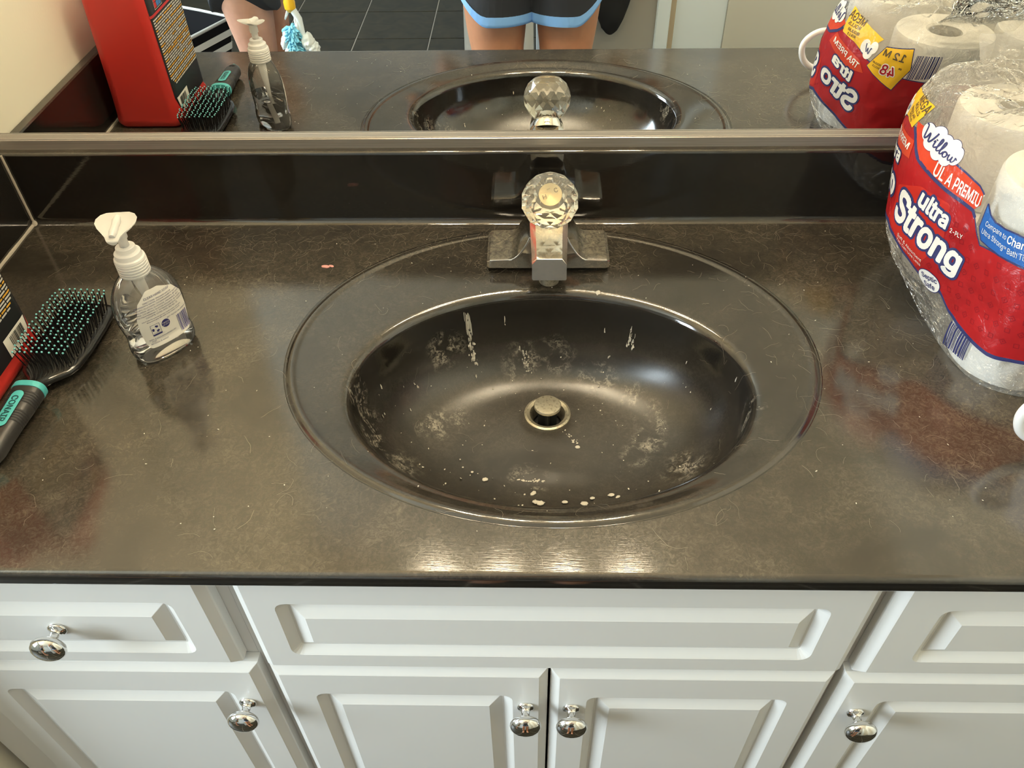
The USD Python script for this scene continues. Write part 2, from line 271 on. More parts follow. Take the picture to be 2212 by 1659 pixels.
for k in (0.25, 0.5, 0.75, 0.93): B.append(ell(C1 * (1 - k) + C2 * k, (A1 - 0.0145) * (1 - k) + A2 * k, (B1 - 0.0145) * (1 - k) + B2 * k, -0.0006 - 0.0048 * k))
for a in np.radians(np.linspace(5, 80, 7)): B.append(ell(C2, A2 - 0.013 * math.sin(a), B2 - 0.013 * math.sin(a), -0.0056 - 0.013 * (1 - math.cos(a))))
DRAIN = np.array([0.1235, -0.2345]); DEPTH = 0.120
for r in (0.985, 0.965, 0.94, 0.91, 0.87, 0.82, 0.76, 0.69, 0.6, 0.5, 0.4, 0.3, 0.2, 0.12):
    k = (1 - r) / 0.9; c = C2 * (1 - k) + DRAIN * k
    z = -0.0159 - (DEPTH - 0.0159) * (1 - r ** 4.6) ** 0.62
    a_ = (A2 - 0.0128) * r; b_ = (B2 - 0.0128) * r
    if r < 0.25: a_ = b_ = (a_ + b_) / 2
    B.append(ell(c, a_, b_, z))
Bin = list(B); under = [b.copy() for b in B[::-1]]
for b in under: b[:, 2] -= 0.006; c_ = b[:, :2].mean(0); b[:, :2] = c_ + (b[:, :2] - c_) * 1.012
under[-1] = B[0] + [0, 0, -0.004]
basin = loft(B + under + [B[0]], (False, False)); basin.merge_vertices()

part(ct, 'sink_basin', basin, M_basin, smooth=True)
# backsplash with a small cove where it meets the slab
sp = [(0.0, 0.0)] + [( -0.010, 0.0)] + [(-0.010 + 0.010 * math.sin(a), 0.010 - 0.010 * math.cos(a)) for a in np.radians((15, 30, 45, 60, 75))] + [(0.0, 0.010), (0.0, ZS - 0.004)] + arc(0.004, ZS - 0.004, 0.004, 180, 90, 5) + [(YM + 0.004, ZS), (YM + 0.004, 0.0)]
part(ct, 'backsplash', extrude_x(sp[1:], XL - 0.016, XR), M_splash, smooth=40)
part(ct, 'side_splash', join(box(XL - 0.016, XL, YF + 0.004, -0.0005, -0.001, ZS, 0.002)), M_splash)
cb = join(tube([(XL + 0.001, -0.0015, z) for z in np.linspace(0.002, ZS - 0.002, 12)], [0.0016 + 0.0006 * rng.random() for _ in range(12)], 8),
          tube([(XL + 0.001, y, 0.0006) for y in np.linspace(-0.001, YF + 0.02, 40)], [0.0020 + 0.0009 * rng.random() for _ in range(40)], 8), lathe([(0.0048, -0.001), (0.004, 0.003), (0.001, 0.007)], 10, (XL + 0.003, -0.003, 0)))
part(ct, 'caulk', cb, M_caulk, label='yellowed caulk bead in the left corner')
dr = thing('sink_drain', 'tarnished metal pop-up drain in the bottom of the black sink', 'drain', (*DRAIN, -DEPTH))
dz = -DEPTH + 0.0005
part(dr, 'flange', lathe([(0.0285, dz - 0.001), (0.0280, dz + 0.0012), (0.0255, dz + 0.0022), (0.0215, dz + 0.0008), (0.0185, dz - 0.004), (0.0175, dz - 0.016)], 48, (*DRAIN, 0), caps=(False, False)), M_dullmetal)
part(dr, 'drain_throat', lathe([(0.0176, dz - 0.02), (0.0176, dz - 0.016)], 32, (*DRAIN, 0), caps=(True, False)), plain('drain_black', (0.01, 0.01, 0.01), 0.4))
part(dr, 'stopper', lathe([(0.0135, dz + 0.0115), (0.0160, dz + 0.0122), (0.0164, dz + 0.0146), (0.0156, dz + 0.0158), (0.010, dz + 0.0164)], 48, (*DRAIN, 0)), M_dullmetal)
part(dr, 'stopper_post', join(lathe([(0.003, dz - 0.02), (0.003, dz + 0.0118)], 12, (*DRAIN, 0)), *[box(DRAIN[0] - 0.0115, DRAIN[0] + 0.0115, DRAIN[1] - 0.0008, DRAIN[1] + 0.0008, dz - 0.02, dz + 0.0118)], box(DRAIN[0] - 0.0008, DRAIN[0] + 0.0008, DRAIN[1] - 0.0115, DRAIN[1] + 0.0115, dz - 0.02, dz + 0.0118)), plain('stopper_fins', (0.05, 0.05, 0.045), 0.4))

# ------------------------------------------------------------------ mirror and vanity light
mr = thing('wall_mirror', 'wide frameless wall mirror above the black backsplash', 'mirror', (0.2, YM, ZS))
MZ = 0.97
part(mr, 'glass', box(XL - 0.013, XR + 0.01, YM, YM + 0.0055, ZS + 0.004, MZ), M_mirror, smooth=False)
ch = [(YM + 0.0005, 0.1005), (0.0052, 0.1005), (0.0052, 0.1145), (0.0062, 0.1150), (0.0062, 0.1172), (0.0084, 0.1178), (0.0084, 0.1188), (0.0150, 0.1192), (YM - 0.0003, 0.1182), (YM + 0.0005, 0.1182)]
ch = [(YM - 0.0004, ZS - 0.0003), (0.0100, ZS - 0.0003), (0.0100, ZS + 0.0120), (0.0112, ZS + 0.0128), (0.0112, ZS + 0.0134), (0.0128, ZS + 0.0140), (0.0150, ZS + 0.0172), (YM - 0.0004, ZS + 0.0176)]
part(mr, 'mirror_channel', extrude_x(ch[::-1], XL - 0.013, XR + 0.01), M_alu, smooth=False, label='satin metal channel along the bottom of the mirror')
vl = thing('vanity_light', 'vanity light bar with four round frosted bulbs above the mirror', 'light', (0.11, YM, 1.12))
part(vl, 'back_plate', box(-0.22, 0.44, -0.012, YM + 0.004, 1.06, 1.18, 0.006), M_chrome)
M_bulb = mat('bulb_glow', {'e': ('emission', dict(color=(1.0, 0.83, 0.57), strength=BULB_POWER))}, surface='e.emission')
for i in range(4):
    bx = 0.11 + (i - 1.5) * 0.15
    part(vl, 'socket', lathe([(0.026, 0), (0.026, 0.02), (0.022, 0.03)], 24, (bx, -0.012, 1.12), (0, -1, 0)), M_chrome)
    bb = trimesh.creation.icosphere(3, 0.04); bb.apply_translation((bx, -0.080, 1.12)); part(vl, 'bulb', bb, M_bulb, smooth=True)

# ------------------------------------------------------------------ vanity cabinet units
def rr(x0, x1, z0, z1, r, y, k=5):
    pts = []
    for cx, cz, a in ((x1 - r, z1 - r, 0), (x0 + r, z1 - r, 90), (x0 + r, z0 + r, 180), (x1 - r, z0 + r, 270)):
        for t in np.radians(np.linspace(a, a + 90, k)): pts.append((cx + r * math.cos(t), y, cz + r * math.sin(t)))
    return np.array(pts)
def panel(x0, x1, z0, z1, gx0, gx1, gz0, gz1, y=YD):
    """a thermofoil front: bevelled rim, flat frame, routed V groove round a raised field"""
    e = 0.0004
    R = [rr(x0, x1, z0, z1, e, y + 0.0185), rr(x0, x1, z0, z1, e, y + 0.008), rr(x0 + 0.001, x1 - 0.001, z0 + 0.001, z1 - 0.001, e, y + 0.0065), rr(x0 + 0.0085, x1 - 0.0085, z0 + 0.0085, z1 - 0.0085, 0.001, y + 0.0006), rr(x0 + 0.0095, x1 - 0.0095, z0 + 0.0095, z1 - 0.0095, 0.001, y),
         rr(gx0, gx1, gz0, gz1, 0.011, y), rr(gx0 + 0.0015, gx1 - 0.0015, gz0 + 0.0015, gz1 - 0.0015, 0.0098, y + 0.001), rr(gx0 + 0.0095, gx1 - 0.0095, gz0 + 0.0095, gz1 - 0.0095, 0.003, y + 0.0072), rr(gx0 + 0.0115, gx1 - 0.0115, gz0 + 0.0115, gz1 - 0.0115, 0.001, y + 0.0074),
         rr(gx0 + 0.0245, gx1 - 0.0245, gz0 + 0.0245, gz1 - 0.0245, 0.0006, y + 0.0006), rr(gx0 + 0.0255, gx1 - 0.0255, gz0 + 0.0255, gz1 - 0.0255, 0.0006, y)]
    m = loft(R, (True, True)); m.fix_normals(); return m
def knob(parent, x, z, label=None):
    p = [(0.0092, 0.0), (0.0092, 0.0018), (0.0080, 0.0030), (0.0058, 0.0040), (0.0046, 0.0065), (0.0044, 0.0110), (0.0060, 0.0130), (0.0108, 0.0144), (0.0150, 0.0168), (0.0166, 0.0195), (0.0168, 0.0215), (0.0158, 0.0244), (0.0132, 0.0272), (0.0092, 0.0293), (0.0045, 0.0304), (0.0012, 0.0306)]
    part(parent, 'knob', lathe(p, 40, (x, YD - 0.0002, z), (0, -1, 0)), M_chrome, smooth=60, label='round chrome knob')
ZB = -0.70
def unit(label, x0, x1, build):
    t = thing('vanity_cabinet', label, 'cabinet', ((x0 + x1) / 2, YD, FLOOR))
    part(t, 'carcass', join(box(x0, x0 + 0.018, YD + 0.0190, 0.0, FLOOR + 0.10, -0.0195), box(x1 - 0.018, x1, YD + 0.0190, 0.0, FLOOR + 0.10, -0.0195), box(x0 + 0.018, x1 - 0.018, YD + 0.0192, -0.0, FLOOR + 0.10, FLOOR + 0.118), box(x0, x1, YD + 0.075, YD + 0.09, FLOOR, FLOOR + 0.10)), M_cab, smooth=False)
    build(t)
def face(t, *boxes): part(t, 'face_frame', join(*[box(a, b, YD + 0.0188, YD + 0.036, c, d_) for a, b, c, d_ in boxes]), M_cab, smooth=False)
def left(t):
    face(t, (XL - 0.003, -0.480, -0.70, -0.0195), (-0.215, -0.1802, -0.70, -0.0195), (-0.480, -0.215, -0.21, -0.18), (-0.480, -0.215, -0.05, -0.0195))
    dw = part(t, 'drawer', panel(-0.5040, -0.1915, -0.1925, -0.0215, -0.4650, -0.2285, -0.1650, -0.0700), M_cab, smooth=False); knob(dw, -0.3529, -0.118)
    do = part(t, 'door', panel(-0.5040, -0.1785, ZB, -0.1962, -0.4650, -0.2155, ZB + 0.05, -0.2480), M_cab, smooth=False); knob(do, -0.2050, -0.2730)
def centre(t):
    face(t, (-0.1798, -0.15, -0.70, -0.0195), (0.395, 0.4248, -0.70, -0.0195), (-0.15, 0.395, -0.22, -0.18), (-0.15, 0.395, -0.05, -0.0195))
    part(t, 'drawer_front', panel(-0.1680, 0.4185, -0.1975, -0.0215, -0.1335, 0.3780, -0.1660, -0.0705), M_cab, smooth=False, label='wide false drawer front with a raised field')
    a = part(t, 'door', panel(-0.1672, 0.1222, ZB, -0.2000, -0.1275, 0.0845, ZB + 0.05, -0.2510), M_cab, smooth=False); knob(a, 0.0986, -0.2760)
    b = part(t, 'door', panel(0.1248, 0.4158, ZB, -0.2015, 0.1640, 0.3775, ZB + 0.05, -0.2530), M_cab, smooth=False); knob(b, 0.1480, -0.2780)
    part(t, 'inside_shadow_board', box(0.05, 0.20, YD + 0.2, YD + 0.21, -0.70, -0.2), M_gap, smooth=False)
def right(t):
    face(t, (0.4252, 0.46, -0.70, -0.0195), (1.20, 1.257, -0.70, -0.0195), (0.46, 1.20, -0.22, -0.18), (0.46, 1.20, -0.05, -0.0195))
    part(t, 'drawer', panel(0.4310, 1.24, -0.1995, -0.0215, 0.4765, 1.20, -0.1680, -0.0720), M_cab, smooth=False)
    b = part(t, 'door', panel(0.4260, 1.24, ZB, -0.2035, 0.4720, 1.20, ZB + 0.05, -0.2535), M_cab, smooth=False); knob(b, 0.4545, -0.2800)
unit('white raised-panel cabinet with a knobbed drawer over a door, left of the sink', XL - 0.003, -0.1800, left)
unit('white raised-panel sink cabinet with a false drawer front over two doors', -0.1798, 0.4248, centre)
unit('white raised-panel cabinet with a plain drawer front over a door, right of the sink', 0.4250, 1.257, right)

# ------------------------------------------------------------------ faucet
FX = 0.1240
fa = thing('faucet', 'chrome single-handle faucet with a faceted clear knob behind the sink bowl', 'faucet', (FX, -0.075, 0.0))
def section(x, yb, yf, h, c=0.004, z0=0.0):   # y-z outline of the deck plate at x
    return [(x, yf + 0.004, z0), (x, yf + 0.0022, z0 + 0.003), (x, yf + 0.0006, h * 0.80), (x, yf + 0.0002, h * 0.88), (x, yf + 0.0012, h * 0.94), (x, yf * 0.6 + yb * 0.4, h * 1.0), (x, yb - 2 * c, h * 1.02), (x, yb - c * 0.4, h * 0.8), (x, yb, z0 + 0.003), (x, yb, z0)]
secs = []
for u in np.linspace(-1, 1, 41):
    x = u * 0.0745; au = abs(u) * 0.0745
    h = 0.0155 + 0.003 * max(0, 1 - au / 0.07) + 0.034 * max(0.0, min(1.0, (0.046 - au) / 0.024)) ** 1.7
    e = 0.0025 if abs(u) > 0.985 else 0.0
    secs.append([(FX + p[0], p[1], p[2]) for p in section(x, -0.036 - e, -0.1065 + e, h - e, z0=0.0004)])
pl = loft(secs, (True, True)); pl.fix_normals()
part(fa, 'deck_plate', pl, M_dusty, smooth=30)
def octo(y, zb, zt, hw, c): return [(FX - hw, y, zb + 0.0012), (FX - hw, y, zt - c), (FX - hw + c, y, zt), (FX + hw - c, y, zt), (FX + hw, y, zt - c), (FX + hw, y, zb + 0.0012), (FX + hw - 0.0012, y, zb), (FX - hw + 0.0012, y, zb)]
sp_ = [octo(-0.046, 0.0, 0.058, 0.018, 0.006), octo(-0.049, 0.0, 0.068, 0.0205, 0.007), octo(-0.058, 0.0, 0.076, 0.0222, 0.008), octo(-0.075, 0.0, 0.079, 0.0228, 0.007), octo(-0.095, 0.004, 0.0775, 0.0228, 0.006), octo(-0.110, 0.016, 0.074, 0.0222, 0.006),
       octo(-0.130, 0.026, 0.0675, 0.0212, 0.006), octo(-0.152, 0.0325, 0.0615, 0.0202, 0.0055), octo(-0.1645, 0.0358, 0.0585, 0.0198, 0.0055)]
tipf = np.array(octo(-0.1655, 0.0365, 0.0580, 0.0195, 0.0055)); low = tipf[:, 2] < 0.046; tipf[:, 1] -= 0.0110 * (0.0580 - tipf[:, 2]) / 0.0235; sp_.append(tipf)
spm = loft(sp_, (True, True)); spm.fix_normals(); part(fa, 'spout', spm, M_dusty, smooth=20)
part(fa, 'aerator', lathe([(0.0108, 0.040), (0.0115, 0.038), (0.0115, 0.0255), (0.0107, 0.0245), (0.0085, 0.0245), (0.0080, 0.030)], 32, (FX, -0.161, 0)), M_dullmetal)
KC = np.array([FX + 0.0005, -0.1130, 0.1005]); KA = np.array([0.0, -0.643, 0.766])
part(fa, 'knob_stem', lathe([(0.0205, -0.040), (0.0195, -0.034), (0.0168, -0.028), (0.014, -0.022), (0.011, -0.016)], 36, KC, KA), M_chrome)
kp = [(0.0150, -0.0290, 0), (0.0240, -0.0200, 1), (0.0305, -0.0090, 0), (0.0330, 0.0010, 1), (0.0310, 0.0100, 0), (0.0272, 0.0185, 1), (0.0215, 0.0240, 0), (0.0185, 0.0262, 0)]
kx, ky, kd = frame(KA); kr = []
for r, h, tw in kp:
    t = np.linspace(0, 2 * np.pi, 12, endpoint=False) + tw * np.pi / 12
    kr.append(KC + kd * h + r * (np.outer(np.cos(t), kx) + np.outer(np.sin(t), ky)))
kv, kf = [], []
km = m3.Manifold.hull_points(np.vstack(kr))
part(fa, 'knob', km, M_acrylic, smooth=False, label='clear faceted acrylic knob')
cap = part(fa, 'knob_cap', lathe([(0.0120, 0.0150), (0.0132, 0.0205), (0.0128, 0.0214), (0.0030, 0.0195)], 40, KC, KA), mat('brushed_gold', {'p': ('metallic_bsdf', dict(color=(0.70, 0.58, 0.36), roughness=0.38, anisotropy=0.5))}))
def on_cap(u, v, off): return KC + kd * (0.0222 + 0 * np.asarray(u)[:, None]) + np.outer(u, [1, 0, 0]) + np.outer(v, np.cross(kd, [1, 0, 0]))
part(cap, 'lettering', print_on([centred(text_shape('H', 0.0050), -0.0062, -0.0030, 20), centred(text_shape('C', 0.0050), 0.0060, 0.0048, 20), centred(text_shape('OFF', 0.0016), -0.002, 0.0058, 20)], on_cap, 0), plain('brown_ink', (0.12, 0.08, 0.05), 0.5))
# ------------------------------------------------------------------ soap bottle
SB = np.array([-0.3015, -0.2475, 0.0006]); SA = math.radians(49)
sbx, sby = np.array([math.cos(SA), math.sin(SA), 0]), np.array([-math.sin(SA), math.cos(SA), 0])     # long axis, and the axis away from the label
so = thing('soap_bottle', 'clear pump bottle of hand soap, half full, standing left of the sink', 'soap bottle', SB)
SZ = 1.065
SPRO = [(0.0, 0.0310, 0.0190), (0.004, 0.0345, 0.0218), (0.012, 0.0356, 0.0226), (0.020, 0.0346, 0.0216), (0.026, 0.0340, 0.0205), (0.034, 0.0350, 0.0205), (0.046, 0.0364, 0.0207), (0.058, 0.0366, 0.0207), (0.068, 0.0352, 0.0200), (0.077, 0.0318, 0.0188), (0.085, 0.0262, 0.0172), (0.091, 0.0200, 0.0152), (0.095, 0.0138, 0.0132)]
from scipy.interpolate import PchipInterpolator
SPRO = [(z * SZ, a, b) for z, a, b in SPRO]; _z = [p[0] for p in SPRO]; fa_, fb_ = PchipInterpolator(_z, [p[1] for p in SPRO]), PchipInterpolator(_z, [p[2] for p in SPRO])
def oval(z, inset=0.0, n=64, zz=None):
    a, b = float(fa_(z)) - inset, float(fb_(z)) - inset; t = np.linspace(0, 2 * np.pi, n, endpoint=False)
    c, s = np.cos(t), np.sin(t); e = 2 / 2.4
    return SB + np.outer(a * np.sign(c) * np.abs(c) ** e, sbx) + np.outer(b * np.sign(s) * np.abs(s) ** e, sby) + [0, 0, z if zz is None else zz]
zs_ = np.r_[0, 0.0015, 0.004, np.linspace(0.008, 0.095 * SZ, 26)]
outr = [oval(z) for z in zs_]; innr = [oval(max(z, 0.0), 0.0012, zz=max(z, 0.0016)) for z in zs_[1:]]
shell = loft(outr, (True, False)); inn = loft(innr, (True, False)); inn.invert()
rim = loft([outr[-1], innr[-1]], (False, False))
part(so, 'bottle', join(shell, rim), M_clear, smooth=50)
lev = 0.047; lz = [z for z in zs_[1:] if z < lev] + [lev]
part(so, 'liquid', loft([oval(z, 0.0014, zz=max(z, 0.0018)) for z in lz], (True, True)), M_soap, smooth=50)
def on_bottle(u, v, off):      # u along the long axis seen from the label's side, v height
    a, b = fa_(v) + off, fb_(v) + off; s = np.clip(np.abs(np.asarray(u) / a), 0, 0.999)
    return SB - np.outer(-u, sbx) - np.outer(b * (1 - s ** 2.4) ** (1 / 2.4), sby) + np.outer(v, [0, 0, 1])
lab = ops.unary_union([sg.Polygon([(-0.022, 0.022), (0.020, 0.022), (0.0235, 0.03), (0.025, 0.045), (0.0245, 0.062), (0.018, 0.072), (0.004, 0.079), (-0.008, 0.079), (-0.019, 0.070), (-0.0245, 0.056), (-0.0255, 0.042), (-0.0245, 0.028)])]).buffer(-0.003).buffer(0.003, 8)
LC = 0.004
LAB = lambda g: affinity.translate(affinity.scale(g, 1.12, 1.17, origin=(LC, 0.0485)), 0, 0.003)
lab = LAB(affinity.translate(lab, LC, 0))
lb = part(so, 'label', print_on([lab], on_bottle, 0.0003, 0.003), M_paper, smooth=40, label='white paper label with small print')
def tl(t, h, x, y, bold=False): return centred(text_shape(t, h, bold), x + LC, y)
lines = ['DIRECTIONS: Wet hands and rub', 'INGREDIENTS: WATER, SODIUM LAURETH SULFATE', 'LAURYL GLUCOSIDE, COCAMIDOPROPYL BETAINE', 'CHLORIDE, DECYL GLUCOSIDE, FRAGRANCE, PEG-7', 'PEG-120 METHYL GLUCOSE DIOLEATE, GLYCERIN', 'POLYQUATERNIUM-7, TETRASODIUM EDTA, SODIUM', 'COCOATE, CITRIC ACID, RED NO. 33']
tx = [tl('CLEAR HAND SOAP', 0.0021, 0.001, 0.0725)]
for i, s in enumerate(lines): tx.append(tl(s, 0.00135, 0, 0.0690 - i * 0.0024))
tx += [tl('CAUTION: For external use only. Avoid contact with eyes.', 0.0011, -0.001, 0.0515), tl('Rinse thoroughly with water if eye contact occurs.', 0.0011, 0, 0.0495), tl('NOT TESTED ON ANIMALS', 0.0013, 0.013, 0.0460), tl('DIST. & SOLD EXCLUSIVELY BY:', 0.0013, -0.0075, 0.0305), tl('ALDI', 0.0013, -0.0175, 0.0283), tl('BATAVIA, IL 60510', 0.0013, -0.0125, 0.0262)]
part(lb, 'lettering', print_on([LAB(g) for g in tx], on_bottle, 0.0005, 0.004), M_navy, smooth=False)
part(lb, 'barcode', print_on([LAB(affinity.translate(barcode(0.0125, 0.0185, 22, 3), 0.0105 + LC, 0.0245))], on_bottle, 0.0005, 0.003), plain('violet_ink', (0.10, 0.09, 0.30), 0.5), smooth=False)
ring = sg.Point(-0.0015 + LC, 0.0415).buffer(0.0042)
part(lb, 'round_emblem', print_on([LAB(g) for g in [ring.difference(ops.unary_union([tl('TWICE', 0.0016, -0.0015, 0.0422, True), tl('AS NICE', 0.0012, -0.0015, 0.0400, True)]))]], on_bottle, 0.0005, 0.002), M_navy, smooth=False)
rec = [sg.box(-0.0165 + LC, 0.0335, -0.0075 + LC, 0.0455).difference(sg.box(-0.0162 + LC, 0.0338, -0.0078 + LC, 0.0452)), sg.box(-0.0163 + LC, 0.0338, -0.0077 + LC, 0.0352)]
for k in range(3):   # three chasing arrows
    a0 = 90 + k * 120; c0 = (-0.012 + LC, 0.0402)
    bar = sg.Polygon([(0.0010, -0.0009), (0.0010, 0.0009), (0.0026, 0.0009), (0.0026, 0.0017), (0.0041, 0), (0.0026, -0.0017), (0.0026, -0.0009)])
    bar = affinity.translate(affinity.rotate(affinity.translate(bar, -0.0026, 0.0027), a0, origin=(0, 0)), *c0); rec.append(bar)
rec.append(tl('PLASTIC', 0.0010, -0.012, 0.0361))
part(lb, 'recycling_mark', print_on([LAB(g) for g in rec], on_bottle, 0.0005, 0.003), M_navy, smooth=False)
ridg = [(0.0150, 0.0945), (0.0156, 0.0950)]
for k in range(5): ridg += [(0.0156, 0.0965 + k * 0.0030), (0.0150, 0.0970 + k * 0.0030), (0.0150, 0.0980 + k * 0.0030), (0.0155, 0.0985 + k * 0.0030)]
ridg += [(0.0150, 0.1125), (0.0142, 0.1130), (0.0134, 0.1135), (0.0130, 0.1180), (0.0122, 0.1188), (0.0105, 0.1192), (0.0098, 0.1200), (0.0095, 0.1240), (0.0088, 0.1246), (0.0050, 0.1248)]
ridg = [(r, z * SZ) for r, z in ridg]
part(so, 'collar', lathe(ridg, 48, SB), M_frost)
# pump head: a wide spoon-shaped thumb pad over a thin stem, nozzle pointing away from the wall
HD = np.array([0.10, -0.995, 0.0]); HS = np.array([0.995, 0.10, 0.0])
part(so, 'pump_stem', lathe([(0.0048, 0.1246 * SZ), (0.0046, 0.1330 * SZ), (0.0062, 0.1335 * SZ), (0.0062, 0.1400 * SZ), (0.0050, 0.1460 * SZ)], 24, SB), M_frost)
hr = []
for t, hw, z, zt, dish in ((-0.0150, 0.0030, 0.1520, 0.0012, 0.0), (-0.0142, 0.0110, 0.1515, 0.0020, 0.0006), (-0.0115, 0.0165, 0.1500, 0.0030, 0.0014), (-0.0060, 0.0200, 0.1480, 0.0040, 0.0022), (0.0, 0.0200, 0.1466, 0.0050, 0.0024), (0.0065, 0.0165, 0.1458, 0.0055, 0.0018), (0.0130, 0.0110, 0.1452, 0.0055, 0.0010), (0.0170, 0.0076, 0.1444, 0.0050, 0.0004), (0.0200, 0.0062, 0.1430, 0.0048, 0.0), (0.0212, 0.0054, 0.1420, 0.0040, 0.0)):
    c = SB + HD * t; rg = []
    for q in np.linspace(-1, 1, 13): rg.append(c + HS * hw * q + np.array([0, 0, z * SZ + dish * (q * q) * 1.4]))
    for q in np.linspace(1, -1, 13)[0:]: rg.append(c + HS * hw * q * 0.93 + np.array([0, 0, z * SZ - zt * (1 - 0.75 * q * q) + dish * q * q * 1.0]))
    hr.append(rg)
hm = loft(hr, (True, True)); hm.fix_normals(); ph = part(so, 'pump_head', hm, M_frost, smooth=50)
part(ph, 'thumb_ridge', tube([SB + HD * t + np.array([0, 0, z * SZ]) for t, z in ((-0.010, 0.1500), (-0.004, 0.1490), (0.004, 0.1475), (0.012, 0.1462), (0.018, 0.1450))], [0.003, 0.0042, 0.0036, 0.0042, 0.003], 12), M_frost)
part(so, 'dip_tube', tube([SB + [0, 0, 0.124], SB + [0, 0, 0.09], SB + sbx * 0.004 + [0, 0, 0.05], SB + sbx * 0.012 + [0, 0, 0.008]], [0.0062, 0.0060, 0.0026, 0.0026], 16), M_frost)

# ------------------------------------------------------------------ hairbrush
HB0 = np.array([-0.4115, -0.4300, 0.0]); HB1 = np.array([-0.4035, -0.1880, 0.0])
hd = (HB1 - HB0) / np.linalg.norm(HB1 - HB0); hs = np.array([hd[1], -hd[0], 0.0]); HL = float(np.linalg.norm(HB1 - HB0))
def hp(t, s, z): return HB0 + hd * t + hs * s + np.array([0, 0, z])
M_rub = plain('black_rubber', (0.028, 0.026, 0.025), 0.42); M_teal = plain('teal_plastic', (0.085, 0.46, 0.47), 0.35); M_tip = plain('aqua_tip', (0.20, 0.58, 0.60), 0.3); M_gloss = plain('black_gloss_plastic', (0.012, 0.011, 0.011), 0.14)
hb = thing('hairbrush', 'black hairbrush with teal bristle tips lying beside the red bottle', 'hairbrush', HB0 + hd * 0.12)
def hring(t, w, zb, zt, n=28, p=2.6):
    a = np.linspace(0, 2 * np.pi, n, endpoint=False); c, s = np.cos(a), np.sin(a)
    return [hp(t, w * np.sign(cc) * abs(cc) ** (2 / p), (zb + zt) / 2 + (zt - zb) / 2 * np.sign(ss) * abs(ss) ** (2 / p)) for cc, ss in zip(c, s)]
gr = []
for t in np.linspace(0.004, 0.092, 90):
    k = t / 0.092; w = 0.0150 - 0.0035 * math.sin(math.pi * k) * (1 - k) + 0.001 * k; 
    if t < 0.018: w *= math.sqrt(max(0.05, 1 - ((0.018 - t) / 0.0165) ** 2))
    rib = -0.0007 if (0.046 < t < 0.062 or 0.072 < t < 0.085) and (t * 1000) % 3.0 < 1.1 else 0.0
    zc = 0.0125 + 0.004 * k; th_ = 0.0098 + 0.0012 * k
    gr.append(hring(t, w + rib, zc - th_ - rib, zc + th_ + rib))
gm = loft(gr, (True, True)); gm.fix_normals(); part(hb, 'handle', gm, M_rub, smooth=40, label='black ribbed rubber grip')
er = [hring(t, 0.0152 * math.sqrt(max(0.02, 1 - ((0.018 - t) / 0.0185) ** 2)), 0.0035, 0.0215) for t in np.linspace(-0.0003, 0.0042, 6)]
em = loft(er, (True, True)); em.fix_normals(); part(hb, 'end_cap', em, M_teal, smooth=50, label='teal tip of the handle')
hol = [hp(0.0125 + 0.0032 * math.cos(a), 0.0050 * math.sin(a), 0.0) for a in np.linspace(0, 2 * np.pi, 24, endpoint=False)]
hz = loft([np.array(hol) + [0, 0, 0.0175], np.array(hol) + [0, 0, 0.0231]], (True, True)); hz.fix_normals(); part(hb, 'hanging_hole', hz, plain('hole_dark', (0.004, 0.004, 0.004), 0.8), smooth=False)
cr = [hring(t, w, 0.0057, 0.0278 + dz_) for t, w, dz_ in ((0.0915, 0.0160, 0.0), (0.092, 0.0168, 0.0004), (0.0985, 0.0166, 0.0004), (0.099, 0.0158, 0.0))]
cm = loft(cr, (True, True)); cm.fix_normals(); part(hb, 'collar', cm, M_teal, smooth=40, label='teal collar')
def on_grip(u, v, off):      # u along the handle towards its end, v across towards +x
    t = 0.0900 - np.asarray(u); k = t / 0.092; zt = 0.0125 + 0.004 * k + 0.0098 + 0.0012 * k
    w = 0.0135
    return HB0 + np.outer(t, hd) + np.outer(v, hs) + np.outer(zt - 0.0028 * (np.abs(v) / w) ** 2.6 * 1.6 + off, [0, 0, 1])
pl8 = part(hb, 'name_plate', print_on([rrect(0.006, -0.0062, 0.053, 0.0062, 0.0058)], on_grip, 0.0009, 0.003), M_teal, smooth=60, label='teal inlay with lettering')
part(pl8, 'lettering', print_on([centred(text_shape('CONAIR', 0.0062, True), 0.030, 0.0)], on_grip, 0.0013, 0.003), plain('dark_teal_ink', (0.01, 0.06, 0.07), 0.5), smooth=False)
nk = [hring(t, w, zb, zt) for t, w, zb, zt in ((0.098, 0.0110, 0.0085, 0.0225), (0.106, 0.0105, 0.0075, 0.0200), (0.114, 0.0130, 0.0062, 0.0180), (0.121, 0.0200, 0.0050, 0.0172), (0.128, 0.0265, 0.0042, 0.0168), (0.140, 0.0315, 0.0035, 0.0168), (0.165, 0.0330, 0.0030, 0.0168), (0.200, 0.0330, 0.0030, 0.0168), (0.225, 0.0315, 0.0032, 0.0166), (0.236, 0.0285, 0.0040, 0.0160), (0.2405, 0.0235, 0.0060, 0.0145))]
nm = loft(nk, (True, True)); nm.fix_normals(); part(hb, 'head', nm, M_gloss, smooth=40)
for c in range(9):
    for r in range(20):
        u = (c - 4) / 4; t0 = 0.1325 + 0.1000 * r / 19; s0 = u * 0.0262 * (1 - 0.10 * (abs(r - 9.5) / 9.5) ** 3) + 0.0008 * math.sin(r * 2.1 + c)
        b = hp(t0, s0, 0.0160); e = hp(t0 + (r - 9.5) * 0.0003 + rng.uniform(-.0007, .0007), s0 * 1.14 + rng.uniform(-.0007, .0007), 0.0385 - 0.0010 * u * u)
        q = part(hb, 'bristle', tube([b, e], [0.00075, 0.0005], 5), M_gloss, smooth=True)
        tp = trimesh.creation.icosphere(1, 0.00115); tp.apply_translation(e); part(q, 'bristle_tip', tp, M_tip, smooth=True)

